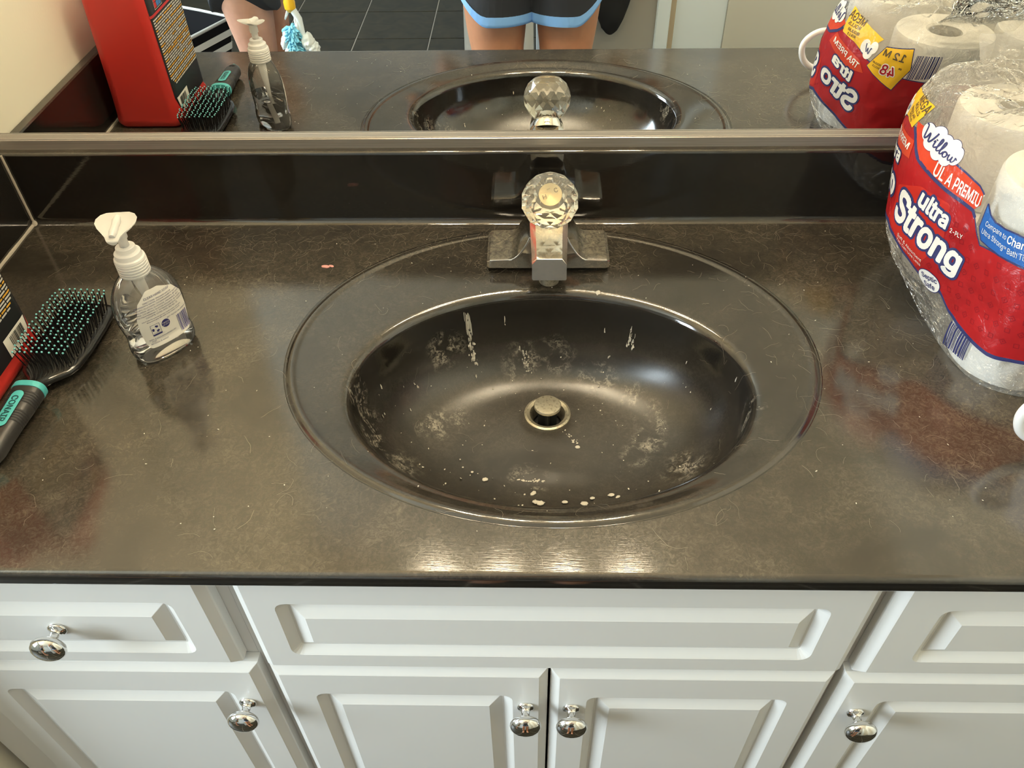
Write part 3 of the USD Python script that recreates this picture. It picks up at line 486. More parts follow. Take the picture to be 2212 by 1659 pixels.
# ------------------------------------------------------------------ red bottle
RB = np.array([-0.4955, -0.3045, 0.0006])
rb = thing('drain_cleaner_bottle', 'tall red plastic jug with a black and yellow label in the left corner', 'bottle', RB)
M_red = mat('red_plastic', {'p': ('principled_bsdf', dict(base_color=(0.62, 0.040, 0.032), roughness=0.33, subsurface_weight=0.15, subsurface_scale=0.01))})
def rbr(z, x0, x1, y0, y1, r, n=8):
    pts = []
    for cx, cy, a in ((x1 - r, y1 - r, 0), (x0 + r, y1 - r, 90), (x0 + r, y0 + r, 180), (x1 - r, y0 + r, 270)):
        for t in np.radians(np.linspace(a, a + 90, n)): pts.append((cx + r * math.cos(t), cy + r * math.sin(t), z))
    return pts
bx0, bx1, by0, by1 = -0.549, -0.4425, -0.375, -0.234
rings = [rbr(0.0006, bx0 + .009, bx1 - .009, by0 + .009, by1 - .009, .012), rbr(0.0025, bx0 + .003, bx1 - .003, by0 + .003, by1 - .003, .015), rbr(0.008, bx0, bx1, by0, by1, .016), rbr(0.014, bx0, bx1, by0, by1, .016), rbr(0.018, bx0 + .001, bx1 - .0022, by0 + .001, by1 - .0006, .016)]
for z in (0.06, 0.11, 0.16, 0.21): rings.append(rbr(z, bx0 + .001 + z * 0.05, bx1 - .0022, by0 + .001, by1 - .0006, .016))
rings += [rbr(0.225, bx0 + .013, bx1 - .003, by0 + .006, by1 - .003, .02), rbr(0.245, bx0 + .025, bx1 - .012, by0 + .035, by1 - .02, .024), rbr(0.262, bx0 + .036, bx1 - .028, by0 + .062, by1 - .05, .019), rbr(0.268, bx0 + .038, bx1 - .032, by0 + .065, by1 - .055, .0165), rbr(0.28, bx0 + .038, bx1 - .032, by0 + .065, by1 - .055, .0165)]
bm = loft(rings, (True, True)); bm.fix_normals(); part(rb, 'body', bm, M_red, smooth=40)
hdl = tube(catmull([(-0.495, by0 + 0.012, 0.205), (-0.495, by0 - 0.022, 0.200), (-0.495, by0 - 0.030, 0.15), (-0.495, by0 - 0.026, 0.095), (-0.495, by0 + 0.010, 0.085)], 24), 0.012, 14)
part(rb, 'handle', hdl, M_red, smooth=True)
part(rb, 'cap', lathe([(0.021, 0.272), (0.022, 0.274), (0.022, 0.300), (0.020, 0.303)], 28, (-0.495, (by0 + by1) / 2 + 0.006, 0)), plain('red_cap', (0.5, 0.02, 0.02), 0.3))
RXF = bx1 - 0.0022
def on_red(u, v, off):       # u: towards the mirror (+y), on the right face, wrapping the two corners
    u = np.asarray(u, float); y = u; r = 0.016; a = np.clip((y - (by1 - .0006 - r)) / r, 0, 1.5); b = np.clip(((by0 + .001 + r) - y) / r, 0, 1.5)
    yy = np.where(a > 0, by1 - .0006 - r + r * np.sin(a), np.where(b > 0, by0 + .001 + r - r * np.sin(b), y)); xx = RXF - r + r * np.cos(np.maximum(a, b))
    nx, ny = np.cos(np.maximum(a, b)), np.sin(a) - np.sin(b)
    return np.c_[xx + off * nx, yy + off * ny, v]
lab = sg.box(by0 + 0.004, 0.0215, by1 - 0.0065, 0.2)
lab = sg.Polygon([(by0 + .004, .0215), (-0.262, .0215), (-0.2475, .030), (-0.2425, .045), (-0.2425, .205), (by0 + .004, .205)])
l2 = part(rb, 'label', print_on([lab], on_red, 0.0004, 0.006), plain('black_label', (0.016, 0.015, 0.017), 0.35), smooth=50, label='black label with yellow and white print')
wh, ye = [], []
for i in range(27):
    z = 0.062 + i * 0.0037; x = by1 - 0.012 - 0.004 * max(0, 3 - i) ; yel = (i % 6) in (1, 4) or i in (12, 13)
    while x > by0 + 0.012:
        L_ = rng.uniform(0.005, 0.016); nxt = x - L_
        (ye if yel and rng.random() < 0.8 else wh).append(sg.box(max(nxt, by0 + 0.011), z, x, z + 0.0021)); x = nxt - 0.0014
part(l2, 'white_print', print_on(wh, on_red, 0.0007, 0.006), plain('label_white_ink', (0.62, 0.60, 0.55), 0.5), smooth=False)
M_yel = plain('label_yellow_ink', (0.72, 0.38, 0.04), 0.5)
part(l2, 'yellow_print', print_on(ye, on_red, 0.0007, 0.006), M_yel, smooth=False)
bcp = sg.Polygon([(-0.292, 0.0225), (-0.258, 0.0225), (-0.2495, 0.030), (-0.2465, 0.0445), (-0.292, 0.0445)])
bp = part(l2, 'barcode_patch', print_on([bcp], on_red, 0.0006, 0.006), M_paper, smooth=50)
part(l2, 'barcode', print_on([affinity.translate(barcode(0.026, 0.013, 26, 5), -0.281, 0.0285)], on_red, 0.0009, 0.006), plain('soft_black_ink', (0.05, 0.05, 0.05), 0.5), smooth=False)
part(l2, 'red_band', print_on([sg.box(by0 + .006, 0.1635, by1 - .0075, 0.1672)], on_red, 0.0007, 0.006), plain('label_red_ink', (0.55, 0.03, 0.03), 0.5), smooth=False)
for nm_, cl, bxs in (('blue_squares', (0.05, 0.22, 0.55), [(-0.290, 0.171), (-0.281, 0.171)]), ('amber_squares', (0.75, 0.42, 0.06), [(-0.281, 0.179), (-0.281, 0.187), (-0.290, 0.187)]), ('red_squares', (0.6, 0.03, 0.03), [(-0.272, 0.171), (-0.272, 0.179), (-0.272, 0.187)])):
    part(l2, nm_, print_on([sg.box(a + 0.0004, b + 0.0004, a + 0.0086, b + 0.0076) for a, b in bxs], on_red, 0.0007, 0.006), plain(nm_, cl, 0.5), smooth=False)
part(l2, 'white_frame', print_on([sg.box(-0.292, 0.1695, -0.262, 0.1965).difference(sg.box(-0.2913, 0.1702, -0.2627, 0.1958))], on_red, 0.0008, 0.006), LOOKS['label_white_ink'], smooth=False)

# ------------------------------------------------------------------ pack of toilet rolls in printed film
M_tissue = mat('tissue_paper', {'g': ('geometry', {}), 'n': ('noise_texture', dict(scale=500.0, detail=3.0)), 'b': ('bump', dict(strength=0.5, distance=0.0008)), 'p': ('principled_bsdf', dict(base_color=(0.92, 0.90, 0.84), roughness=0.9))}, [('g.position', 'n.vector'), ('n.fac', 'b.height'), ('b.normal', 'p.normal')])
M_card = plain('roll_cardboard', (0.42, 0.40, 0.34), 0.8)
def make_roll(c, label):
    t = thing('toilet_roll', label, 'toilet roll', c, 'toilet rolls in the printed pack')
    R, r, h = 0.0590, 0.0205, 0.0985; o = np.array(c)
    pr = [(r, 0.0), (R - 0.005, 0.0), (R - 0.0015, 0.0015), (R, 0.006), (R, h - 0.006), (R - 0.0015, h - 0.0015), (R - 0.005, h), (r + 0.003, h), (r, h - 0.002), (r, 0.0)]
    part(t, 'paper', lathe(pr, 56, o, caps=(False, False)), M_tissue, smooth=30)
    part(t, 'core', lathe([(r - 0.0002, 0.001), (r - 0.0002, h - 0.002), (r - 0.0015, h - 0.002), (r - 0.0015, 0.001)], 40, o, caps=(False, False)), M_card, smooth=30, label='grey cardboard core')
    return t
spots = [((0.610, -0.2605, 0.0008), 'white toilet roll at the bottom front corner of the pack, nearest the sink'), ((0.6065, -0.2325, 0.0998), 'white toilet roll stacked on the front corner roll of the pack'),
         ((0.612, -0.105, 0.0008), 'white toilet roll at the bottom rear of the pack, nearest the sink'), ((0.618, -0.088, 0.0998), 'white toilet roll stacked at the rear of the pack beside the backsplash'),
         ((0.735, -0.262, 0.0008), 'white toilet roll in the bottom front middle of the pack'), ((0.732, -0.2285, 0.0998), 'white toilet roll on top in the front middle of the pack'),
         ((0.737, -0.105, 0.0008), 'white toilet roll in the bottom rear middle of the pack'), ((0.745, -0.088, 0.0998), 'white toilet roll on top in the rear middle of the pack')]
r0 = make_roll(*spots[0])
for c, lb_ in spots[1:]:
    p = numbered('/World/toilet_roll'); x = UsdGeom.Xform.Define(stage, p); x.AddTranslateOp().Set(Gf.Vec3d(c[0], c[1], c[2] + ZC))
    x.GetPrim().GetReferences().AddInternalReference(r0.path); x.GetPrim().SetInstanceable(True)
    setd(x.GetPrim(), lb_, 'toilet roll', 'toilet rolls in the printed pack')
PACK = {0.0: [(.82, -.045), (.75, -.045), (.63, -.042), (.572, -.06), (.553, -.11), (.546, -.16), (.546, -.20), (.547, -.235), (.552, -.272), (.568, -.307), (.609, -.3255), (.67, -.328), (.75, -.3275), (.82, -.327)],
        0.025: [(.82, -.032), (.75, -.032), (.63, -.03), (.56, -.046), (.539, -.098), (.530, -.145), (.531, -.188), (.538, -.226), (.548, -.268), (.566, -.307), (.609, -.326), (.67, -.328), (.75, -.3275), (.82, -.327)],
        0.05: [(.82, -.022), (.75, -.022), (.63, -.022), (.552, -.037), (.528, -.087), (.514, -.133), (.513, -.174), (.526, -.214), (.545, -.264), (.565, -.305), (.609, -.3255), (.67, -.328), (.75, -.3275), (.82, -.327)],
        0.10: [(.82, -.016), (.75, -.016), (.63, -.016), (.547, -.032), (.516, -.082), (.498, -.130), (.494, -.167), (.510, -.206), (.541, -.256), (.564, -.300), (.607, -.3225), (.67, -.326), (.75, -.326), (.82, -.326)],
        0.15: [(.82, -.014), (.75, -.014), (.63, -.012), (.547, -.024), (.515, -.066), (.499, -.115), (.497, -.167), (.513, -.207), (.538, -.247), (.560, -.284), (.604, -.306), (.67, -.315), (.75, -.31), (.82, -.31)],
        0.19: [(.82, -.014), (.75, -.014), (.63, -.012), (.552, -.020), (.519, -.061), (.504, -.110), (.506, -.166), (.522, -.203), (.541, -.237), (.561, -.274), (.604, -.2965), (.67, -.295), (.75, -.295), (.82, -.295)],
        0.218: [(.82, -.03), (.75, -.03), (.63, -.022), (.562, -.029), (.531, -.064), (.516, -.109), (.519, -.160), (.536, -.192), (.556, -.224), (.577, -.258), (.613, -.280), (.67, -.284), (.75, -.284), (.82, -.284)]}
NT = 14
def pack_level(z):
    zs = sorted(PACK); A = np.array([PACK[k] for k in zs]); return PchipInterpolator(zs, A, axis=0)(np.clip(z, 0, 0.218))
_pz = np.linspace(0, 0.218, 45); from scipy.interpolate import CubicSpline, RegularGridInterpolator
_tt = np.linspace(0, NT - 1, 521); PGRID = np.array([CubicSpline(np.arange(NT), pack_level(z), axis=0)(_tt) for z in _pz])       # z, t, xy
# crinkles in the film
_q = np.stack(np.broadcast_arrays(PGRID[:, :, 0], PGRID[:, :, 1], _pz[:, None]), -1)
_cr = (meshkit.fbm(_q * [38, 38, 26], 3, 5) - 0.5) * 0.006; _cr *= np.clip(_pz / 0.03, 0.15, 1)[:, None]
_dt = np.gradient(PGRID, axis=1); _nn = np.stack([_dt[:, :, 1], -_dt[:, :, 0]], -1); _nn /= np.linalg.norm(_nn, axis=-1, keepdims=True)
PNORM = -_nn; PGRID = PGRID + PNORM * np.maximum(_cr, -0.0008)[:, :, None]
if ((PGRID + PNORM * 0.01)[10].mean(0) - PGRID[10].mean(0))[0] > 0: PNORM = -PNORM
_arc = np.r_[0, np.cumsum(np.linalg.norm(np.diff(PGRID[20], axis=0), axis=1))]; U0 = np.interp(6.0, _tt, _arc)      # u = 0 on the bulging corner of the film
_fp, _fn = RegularGridInterpolator((_pz, _tt), PGRID, bounds_error=False, fill_value=None), RegularGridInterpolator((_pz, _tt), PNORM, bounds_error=False, fill_value=None)
def on_pack(u, v, off):
    t = np.interp(np.asarray(u) + U0, _arc, _tt); q = np.c_[np.clip(v, 0, 0.218), t]; p = _fp(q) + _fn(q) * off
    return np.c_[p, v]
def wrinkle(scale, k): return {'g': ('geometry', {}), 'n': ('noise_texture', dict(scale=scale, detail=2.0, roughness=0.5, distortion=2.6)), 'n2': ('noise_texture', dict(type='ridged_multifractal', scale=scale * 0.55, detail=3.0, distortion=1.0)), 'na': ('math', dict(math_type='multiply_add', value2=0.22)), 'b': ('bump', dict(strength=k, distance=0.022))}
WL = [('g.position', 'n.vector'), ('g.position', 'n2.vector'), ('n2.fac', 'na.value1'), ('n.fac', 'na.value3'), ('na.value', 'b.height')]
M_film = mat('clear_film', {**wrinkle(75.0, 1.0), 'f': ('fresnel', dict(IOR=1.5)), 'fm': ('math', dict(math_type='multiply_add', value2=1.2, value3=0.05)),
    't': ('transparent_bsdf', {}), 'd': ('diffuse_bsdf', dict(color=(0.92, 0.86, 0.76))), 'tl': ('translucent_bsdf', dict(color=(0.92, 0.86, 0.76))), 'md': ('mix_closure', dict(fac=0.4)), 'm1': ('mix_closure', dict(fac=0.24)), 'gl': ('glossy_bsdf', dict(color=(1, 1, 1), roughness=0.085)), 'm2': ('mix_closure', {})},
    WL + [('b.normal', 'gl.normal'), ('f.fac', 'fm.value1'), ('fm.value', 'm2.fac'), ('d.BSDF', 'md.closure1'), ('tl.BSDF', 'md.closure2'), ('t.BSDF', 'm1.closure1'), ('md.closure', 'm1.closure2'), ('m1.closure', 'm2.closure1'), ('gl.BSDF', 'm2.closure2')], surface='m2.closure')
def ink(name, col):
    return mat(name, {'g': ('geometry', {}), 'n': ('noise_texture', dict(scale=55.0, detail=4.0, roughness=0.6, distortion=1.2)), 'b': ('bump', dict(strength=0.5, distance=0.004)), 'p': ('principled_bsdf', dict(base_color=col, roughness=0.55, specular_ior_level=0.2, coat_weight=0.35, coat_roughness=0.12))},
               [('g.position', 'n.vector'), ('n.fac', 'b.height'), ('b.normal', 'p.coat_normal')])
tp = thing('toilet_paper_pack', 'large pack of toilet rolls in clear film printed red, right of the sink', 'toilet paper', (0.68, -0.18, 0.0))
V3 = np.concatenate([PGRID, np.broadcast_to(_pz[:, None, None] + 0.0004, PGRID.shape[:2] + (1,))], -1)[:, ::2]
nzr, ntc = V3.shape[:2]; W = [V3[i] for i in range(nzr)]; _us = _arc[::2] - U0
for i in range(nzr):      # slack wrinkles round the upper front rolls, away from the print
    k = np.clip((_pz[i] - 0.165) / 0.03, 0, 1) * np.clip((_us - 0.045) / 0.03, 0, 1) * np.clip((0.30 - _us) / 0.05, 0, 1)
    W[i] = W[i].copy(); W[i][:, :2] -= PNORM[i, ::2] * (k * 0.010 * (meshkit.fbm(np.c_[W[i][:, :2] * 42, np.full(ntc, _pz[i] * 60)], 3, 21) - 0.38))[:, None] * -1
ctr = np.array([0.69, -0.155]); base = W[-1]
for k in np.r_[0.015, 0.04, np.linspace(0.07, 0.97, 38)]:
    r = base.copy(); r[:, :2] = base[:, :2] * (1 - k) + ctr * k; e = min(1, k * 7) * (1 if k < 0.9 else 0.5)
    n1 = meshkit.fbm(np.c_[r[:, :2] * [46, 70], np.zeros(len(r))], 4, 11) - 0.5; n2 = np.abs(meshkit.fbm(np.c_[r[:, :2] * [60, 95] + n1[:, None] * 2.5, np.ones(len(r))], 3, 12) - 0.5)
    r[:, 2] += 0.0085 * min(1, k * 6) ** 0.6 + e * (0.020 * n1 + 0.022 * (0.18 - n2)); W.append(r)
film = loft(W, (False, True)); 
fp = part(tp, 'plastic_film', film, M_film, smooth=True, label='crinkled clear plastic film')
tail = []   # the gathered end of the film standing up behind
for i, k in enumerate(np.linspace(0, 1, 16)):
    row = []
    for j, q in enumerate(np.linspace(0, 1, 14)):
        x = 0.585 + 0.20 * k; h = 0.045 * q * math.sin(math.pi * min(1, 0.15 + k * 0.9)) ** 0.7
        row.append((x, -0.045 + 0.016 * math.sin(k * 17 + q * 3) * q + 0.02 * q, 0.222 + h))
    tail.append(row)
tail = np.array(tail); tv = tail.reshape(-1, 3); tf = [(i * 14 + j, (i + 1) * 14 + j, (i + 1) * 14 + j + 1, i * 14 + j + 1) for i in range(15) for j in range(13)]
tv = tv + (np.stack([meshkit.fbm(tv * 40, 3, s) for s in (1, 2, 3)], 1) - 0.5) * 0.012
part(tp, 'film_tail', (tv, np.array(tf)), M_film, smooth=True, label='gathered end of the film')
def quad(shape, bl, br, tr, tl_, keep=None):
    x0, y0, x1, y1 = shape.bounds; Q = [np.array(p) for p in (bl, br, tr, tl_)]
    def f(c):
        a = (c[:, 0] - x0) / (x1 - x0); b = (c[:, 1] - y0) / (y1 - y0); a, b = a[:, None], b[:, None]
        return (Q[0] * (1 - a) + Q[1] * a) * (1 - b) + (Q[3] * (1 - a) + Q[2] * a) * b
    s = shapely.transform(shape, f); s = s if s.is_valid else s.buffer(0)
    return s if keep is None else s.intersection(keep)
def prn(parent, name, shapes, off, m, edge=0.006, label=None): return part(parent, name, print_on([s for s in shapes], on_pack, off, edge), m, smooth=60, label=label)
red_low = [(-0.30, 0.070), (-0.15, 0.070), (-0.104, 0.078), (-0.06, 0.089), (-0.02, 0.0995), (0.0, 0.0935), (0.0085, 0.0889), (0.041, 0.0705), (0.055, 0.0690), (0.068, 0.0655), (0.081, 0.0525), (0.098, 0.0470), (0.115, 0.0445), (0.145, 0.0414), (0.17, 0.0434), (0.22, 0.05), (0.29, 0.055)]
red_top = [(0.29, 0.135), (0.16, 0.1345), (0.1217, 0.1345), (0.10, 0.1325), (0.094, 0.1395), (0.085, 0.153), (0.079, 0.1605), (0.035, 0.1655), (-0.010, 0.1735), (-0.022, 0.181), (-0.030, 0.1895), (-0.06, 0.185), (-0.094, 0.1745), (-0.152, 0.1655), (-0.184, 0.162), (-0.30, 0.16)]
red = sg.Polygon(red_low + red_top); navy_edge = affinity.translate(red, 0, -0.0042).union(red.buffer(0.0012)).difference(red)
I_red, I_or, I_nv, I_wh, I_ye, I_bl = ink('film_red', (0.36, 0.009, 0.012)), ink('film_orange', (0.55, 0.048, 0.016)), ink('film_navy', (0.035, 0.04, 0.14)), ink('film_white', (0.80, 0.78, 0.74)), ink('film_yellow', (0.78, 0.46, 0.02)), ink('film_blue', (0.02, 0.11, 0.40))
rz = prn(fp, 'red_print', [red], 0.0007, I_red, 0.005, 'red printed zone of the film')
prn(fp, 'navy_border', [navy_edge], 0.0007, I_nv)
orange = sg.Polygon([(-0.032, 0.196), (-0.022, 0.182), (-0.010, 0.1745), (0.035, 0.1665), (0.079, 0.1612), (0.086, 0.168), (0.083, 0.178), (0.074, 0.1822), (0.0256, 0.1905), (-0.01, 0.199)])
orange2 = sg.Polygon([(-0.100, 0.158), (-0.085, 0.170), (-0.024, 0.181), (-0.018, 0.166), (-0.06, 0.152)])
oh = sg.Polygon([(-0.012, 0.100), (0.01, 0.092), (0.035, 0.082), (0.055, 0.115), (0.045, 0.150), (0.01, 0.150), (-0.012, 0.135)]).buffer(0.006)
prn(fp, 'orange_glow', [oh.intersection(red.buffer(-0.002))], 0.0009, ink('film_red_orange', (0.47, 0.022, 0.014)))
prn(fp, 'orange_band', [orange], 0.0010, I_or); prn(fp, 'orange_band', [orange2], 0.0010, I_or)
prn(fp, 'orange_band_edge', [sg.LineString([(-0.030, 0.1895), (-0.022, 0.1815), (-0.010, 0.1735), (0.035, 0.1655), (0.079, 0.1603), (0.084, 0.156)]).buffer(0.0017), sg.LineString([(0.03, 0.190), (0.074, 0.1825), (0.084, 0.178)]).buffer(0.0009)], 0.0011, I_nv)
# dark quilting pattern on the red
pat = []
for i in range(24):
    for j in range(8):
        u, v = 0.004 + i * 0.0125, 0.046 + j * 0.0135
        o = affinity.rotate(sg.box(u - 0.0026, v - 0.0026, u + 0.0026, v + 0.0026), 45 if (i + j) % 2 else 8); i_ = affinity.scale(o, 0.72, 0.72)
        if red.buffer(-0.004).contains(o): pat += [o.difference(i_)] + ([affinity.scale(o, 0.25, 0.25)] if (i + j) % 2 else [])
prn(fp, 'quilt_pattern', pat, 0.00085, ink('film_dark_red', (0.24, 0.006, 0.012)), None)
def fat(t, b): 
    s = text_shape(t, 1.0, True); return s.buffer(b)
def outlined(t, q, thick, edge, keep=None):
    w = quad(fat(t, thick), *q, keep=keep); return w, w.buffer(edge)
big = [outlined('ultra', ((0.0130, 0.1375), (0.0575, 0.1305), (0.0560, 0.1480), (0.0135, 0.1570)), 0.03, 0.0022),
       outlined('Strong', ((-0.0105, 0.1000), (0.0830, 0.0850), (0.0880, 0.1180), (-0.0105, 0.1440)), 0.03, 0.0026),
       outlined('Stro', ((-0.104, 0.0980), (-0.026, 0.1190), (-0.026, 0.1430), (-0.112, 0.1300)), 0.03, 0.0026), outlined('ltra', ((-0.083, 0.1370), (-0.036, 0.1480), (-0.036, 0.1620), (-0.083, 0.1530)), 0.03, 0.0018)]
prn(fp, 'letter_outline', [b for a, b in big], 0.0012, I_nv, 0.004); prn(fp, 'letters', [a for a, b in big], 0.0016, I_wh, 0.004, 'white bubble letters with a navy outline')
small = [quad(text_shape('UL A PREMIU', 1.0, True), (0.012, 0.1715), (0.084, 0.1645), (0.083, 0.1755), (0.010, 0.1840)), quad(text_shape('2-PLY', 1.0, True), (0.0625, 0.1305), (0.0790, 0.1295), (0.0785, 0.1345), (0.0620, 0.1355)),
         quad(text_shape('Soft & Absorbent', 1.0), (0.007, 0.0950), (0.044, 0.0850), (0.0445, 0.0885), (0.007, 0.0985)), quad(text_shape('You Can Use Less', 1.0), (0.007, 0.0905), (0.043, 0.0795), (0.0435, 0.0828), (0.007, 0.0938)),
         quad(text_shape('TRA PREM', 1.0, True), (-0.086, 0.1585), (-0.026, 0.1695), (-0.026, 0.1765), (-0.088, 0.1665))]
for q_ in small: prn(fp, 'small_print', [q_], 0.0014, I_wh, 0.005)
cloud = ops.unary_union([sg.Point(x, y).buffer(r) for x, y, r in ((-0.0145, 0.1970, 0.0080), (-0.004, 0.2010, 0.0078), (0.006, 0.1995, 0.0075), (0.016, 0.1990, 0.0085), (0.0235, 0.1955, 0.0080), (0.015, 0.1905, 0.0075), (0.003, 0.1905, 0.0080), (-0.008, 0.1920, 0.0075))])
cloud2 = ops.unary_union([sg.Point(x, y).buffer(r) for x, y, r in ((-0.092, 0.1830, 0.0085), (-0.083, 0.1875, 0.008), (-0.098, 0.1900, 0.007))])
prn(fp, 'cloud_edge', [cloud.buffer(0.0004)], 0.0012, I_nv); prn(fp, 'cloud', [cloud], 0.0014, I_wh, 0.004, 'white cloud emblem with a handwritten word'); prn(fp, 'cloud', [cloud2], 0.0014, I_wh, 0.004)
def stroke(P, w, n=26): 
    return sg.LineString(catmull(P, n)).buffer(w, 4)
def script_willow():
    s = []
    s.append(stroke([(0, 9), (0.6, 9.6), (1.2, 7), (1.6, 2), (2.2, 0.2), (3.2, 3), (4.0, 6.5), (4.3, 3), (4.8, 0.3), (6.0, 3.2), (7.0, 8), (7.2, 9.8)], 0.42, 60))      # W
    s.append(stroke([(7.4, 3.6), (7.9, 4.4), (7.9, 1.4), (8.4, 0.2), (9.4, 1.6)], 0.42)); s.append(sg.Point(8.3, 6.2).buffer(0.55))
    for x in (9.4, 11.8): s.append(stroke([(x, 1.4), (x + 1.4, 5), (x + 1.9, 9), (x + 1.2, 9.5), (x + 0.8, 6), (x + 0.9, 1.2), (x + 1.5, 0.2), (x + 2.4, 1.4)], 0.42, 50))
    s.append(stroke([(14.2, 1.4), (15.0, 3.6), (16.2, 4.4), (15.2, 4.2), (14.7, 2.0), (15.4, 0.2), (16.6, 0.8), (17.0, 2.8), (16.2, 4.4), (17.2, 3.6), (18.2, 3.6)], 0.42, 50))
    s.append(stroke([(18.2, 4.3), (18.4, 1.4), (19.2, 0.2), (20.1, 2.0), (20.3, 4.0), (20.5, 1.2), (21.3, 0.2), (22.3, 2.4), (22.3, 4.4), (23.4, 3.7)], 0.42, 50))
    return ops.unary_union(s)
wl = script_willow()
for q_ in [quad(wl, (-0.0205, 0.1905), (0.0275, 0.1890), (0.0275, 0.2005), (-0.0205, 0.2035)), quad(stroke([(0, 9), (0.6, 9.6), (1.2, 7), (1.6, 2), (2.2, 0.2), (3.2, 3), (4.0, 6.5), (4.3, 3), (4.8, 0.3), (6.0, 3.2), (7.0, 8), (7.2, 9.8)], 0.42, 60), (-0.097, 0.1800), (-0.083, 0.1830), (-0.083, 0.1915), (-0.097, 0.1890))]: prn(fp, 'script_word', [q_], 0.0017, I_nv, 0.003)
sep = affinity.scale(sg.Point(0.0535, 0.0690).buffer(0.0118, 16), 1.15, 0.92)
prn(fp, 'oval_edge', [sep.buffer(0.0008)], 0.0011, I_nv); prn(fp, 'oval_badge', [sep], 0.0013, I_wh)
for q_ in [quad(text_shape('Septic', 1.0, True), (0.0445, 0.0680), (0.0640, 0.0690), (0.0640, 0.0765), (0.0445, 0.0755)), quad(text_shape('Safe', 1.0, True), (0.0465, 0.0605), (0.0610, 0.0615), (0.0610, 0.0675), (0.0465, 0.0665))]: prn(fp, 'oval_lettering', [q_], 0.0016, I_nv, 0.004)
y1 = sg.Polygon([(-0.106, 0.202), (-0.026, 0.2150), (-0.0345, 0.1875), (-0.060, 0.1855), (-0.083, 0.1800)]); y2 = sg.Polygon([(-0.116, 0.196), (-0.150, 0.2010), (-0.158, 0.178), (-0.147, 0.1500), (-0.101, 0.1690)])
prn(fp, 'yellow_burst_edge', [y2.buffer(0.0010)], 0.0011, I_nv); prn(fp, 'yellow_burst', [y1], 0.0013, I_ye); prn(fp, 'yellow_burst', [y2], 0.0013, I_ye)
for q_ in [quad(text_shape('MEGA', 1.0, True), (-0.062, 0.2040), (-0.0285, 0.2035), (-0.0270, 0.2130), (-0.062, 0.2120)), quad(text_shape('ROLLS', 1.0, True), (-0.060, 0.1990), (-0.036, 0.1980), (-0.036, 0.2020), (-0.060, 0.2030)), quad(text_shape('REGULAR', 1.0, True), (-0.064, 0.1935), (-0.040, 0.1925), (-0.040, 0.1960), (-0.064, 0.1970)), quad(text_shape('ROLLS', 1.0, True), (-0.060, 0.1890), (-0.043, 0.1880), (-0.043, 0.1912), (-0.060, 0.1922)),
     quad(text_shape('12 M', 1.0, True), (-0.146, 0.1850), (-0.116, 0.1870), (-0.116, 0.1945), (-0.146, 0.1945)), quad(text_shape('=', 1.0, True), (-0.148, 0.1760), (-0.144, 0.1765), (-0.144, 0.1785), (-0.148, 0.1780)), quad(text_shape('REGULAR', 1.0, True), (-0.121, 0.1740), (-0.107, 0.1755), (-0.107, 0.1780), (-0.121, 0.1765)), quad(text_shape('ROLLS', 1.0, True), (-0.121, 0.1700), (-0.109, 0.1715), (-0.109, 0.1740), (-0.121, 0.1725))]: prn(fp, 'burst_lettering', [q_], 0.0016, ink('film_brown', (0.10, 0.07, 0.03)), 0.004)
n48 = quad(text_shape('48', 1.0, True), (-0.1425, 0.1640), (-0.1230, 0.1660), (-0.1230, 0.1785), (-0.1425, 0.1770))
prn(fp, 'number_edge', [n48.buffer(0.0012)], 0.0015, I_wh); prn(fp, 'number', [n48], 0.0018, I_red)
blue = sg.Polygon([(0.0955, 0.1715), (0.103, 0.164), (0.1113, 0.1600), (0.125, 0.159), (0.14, 0.1605), (0.19, 0.160), (0.24, 0.166), (0.24, 0.138), (0.19, 0.137), (0.1478, 0.1368), (0.1266, 0.1364), (0.112, 0.1368), (0.1005, 0.1390), (0.0945, 0.1500)])
prn(fp, 'blue_banner_edge', [blue.buffer(0.0013)], 0.0010, I_nv); prn(fp, 'blue_banner', [blue], 0.0013, I_bl)
for q_ in [quad(text_shape('Compare to', 1.0), (0.1010, 0.1525), (0.1290, 0.1500), (0.1290, 0.1560), (0.1010, 0.1585)), quad(text_shape('Charmin', 1.0, True), (0.1310, 0.1495), (0.1640, 0.1510), (0.1640, 0.1590), (0.1310, 0.1570)), quad(text_shape('Ultra Strong', 1.0), (0.0990, 0.1440), (0.1290, 0.1405), (0.1290, 0.1470), (0.0990, 0.1505)), quad(text_shape('TM', 1.0), (0.1295, 0.1440), (0.1325, 0.1440), (0.1325, 0.1462), (0.1295, 0.1462)), quad(text_shape('Bath Tissue', 1.0), (0.1345, 0.1410), (0.1640, 0.1420), (0.1640, 0.1480), (0.1345, 0.1465))]: prn(fp, 'banner_lettering', [q_], 0.0016, I_wh, 0.004)
for q_ in [quad(barcode(1.0, 0.8, 22, 9), (0.0705, 0.0085), (0.1205, 0.0140), (0.1240, 0.0440), (0.0890, 0.0430)), quad(barcode(1.0, 0.8, 26, 4), (-0.190, 0.168), (-0.158, 0.1655), (-0.158, 0.1950), (-0.190, 0.1950))]: prn(fp, 'barcode', [q_], 0.0010, I_nv, 0.004)
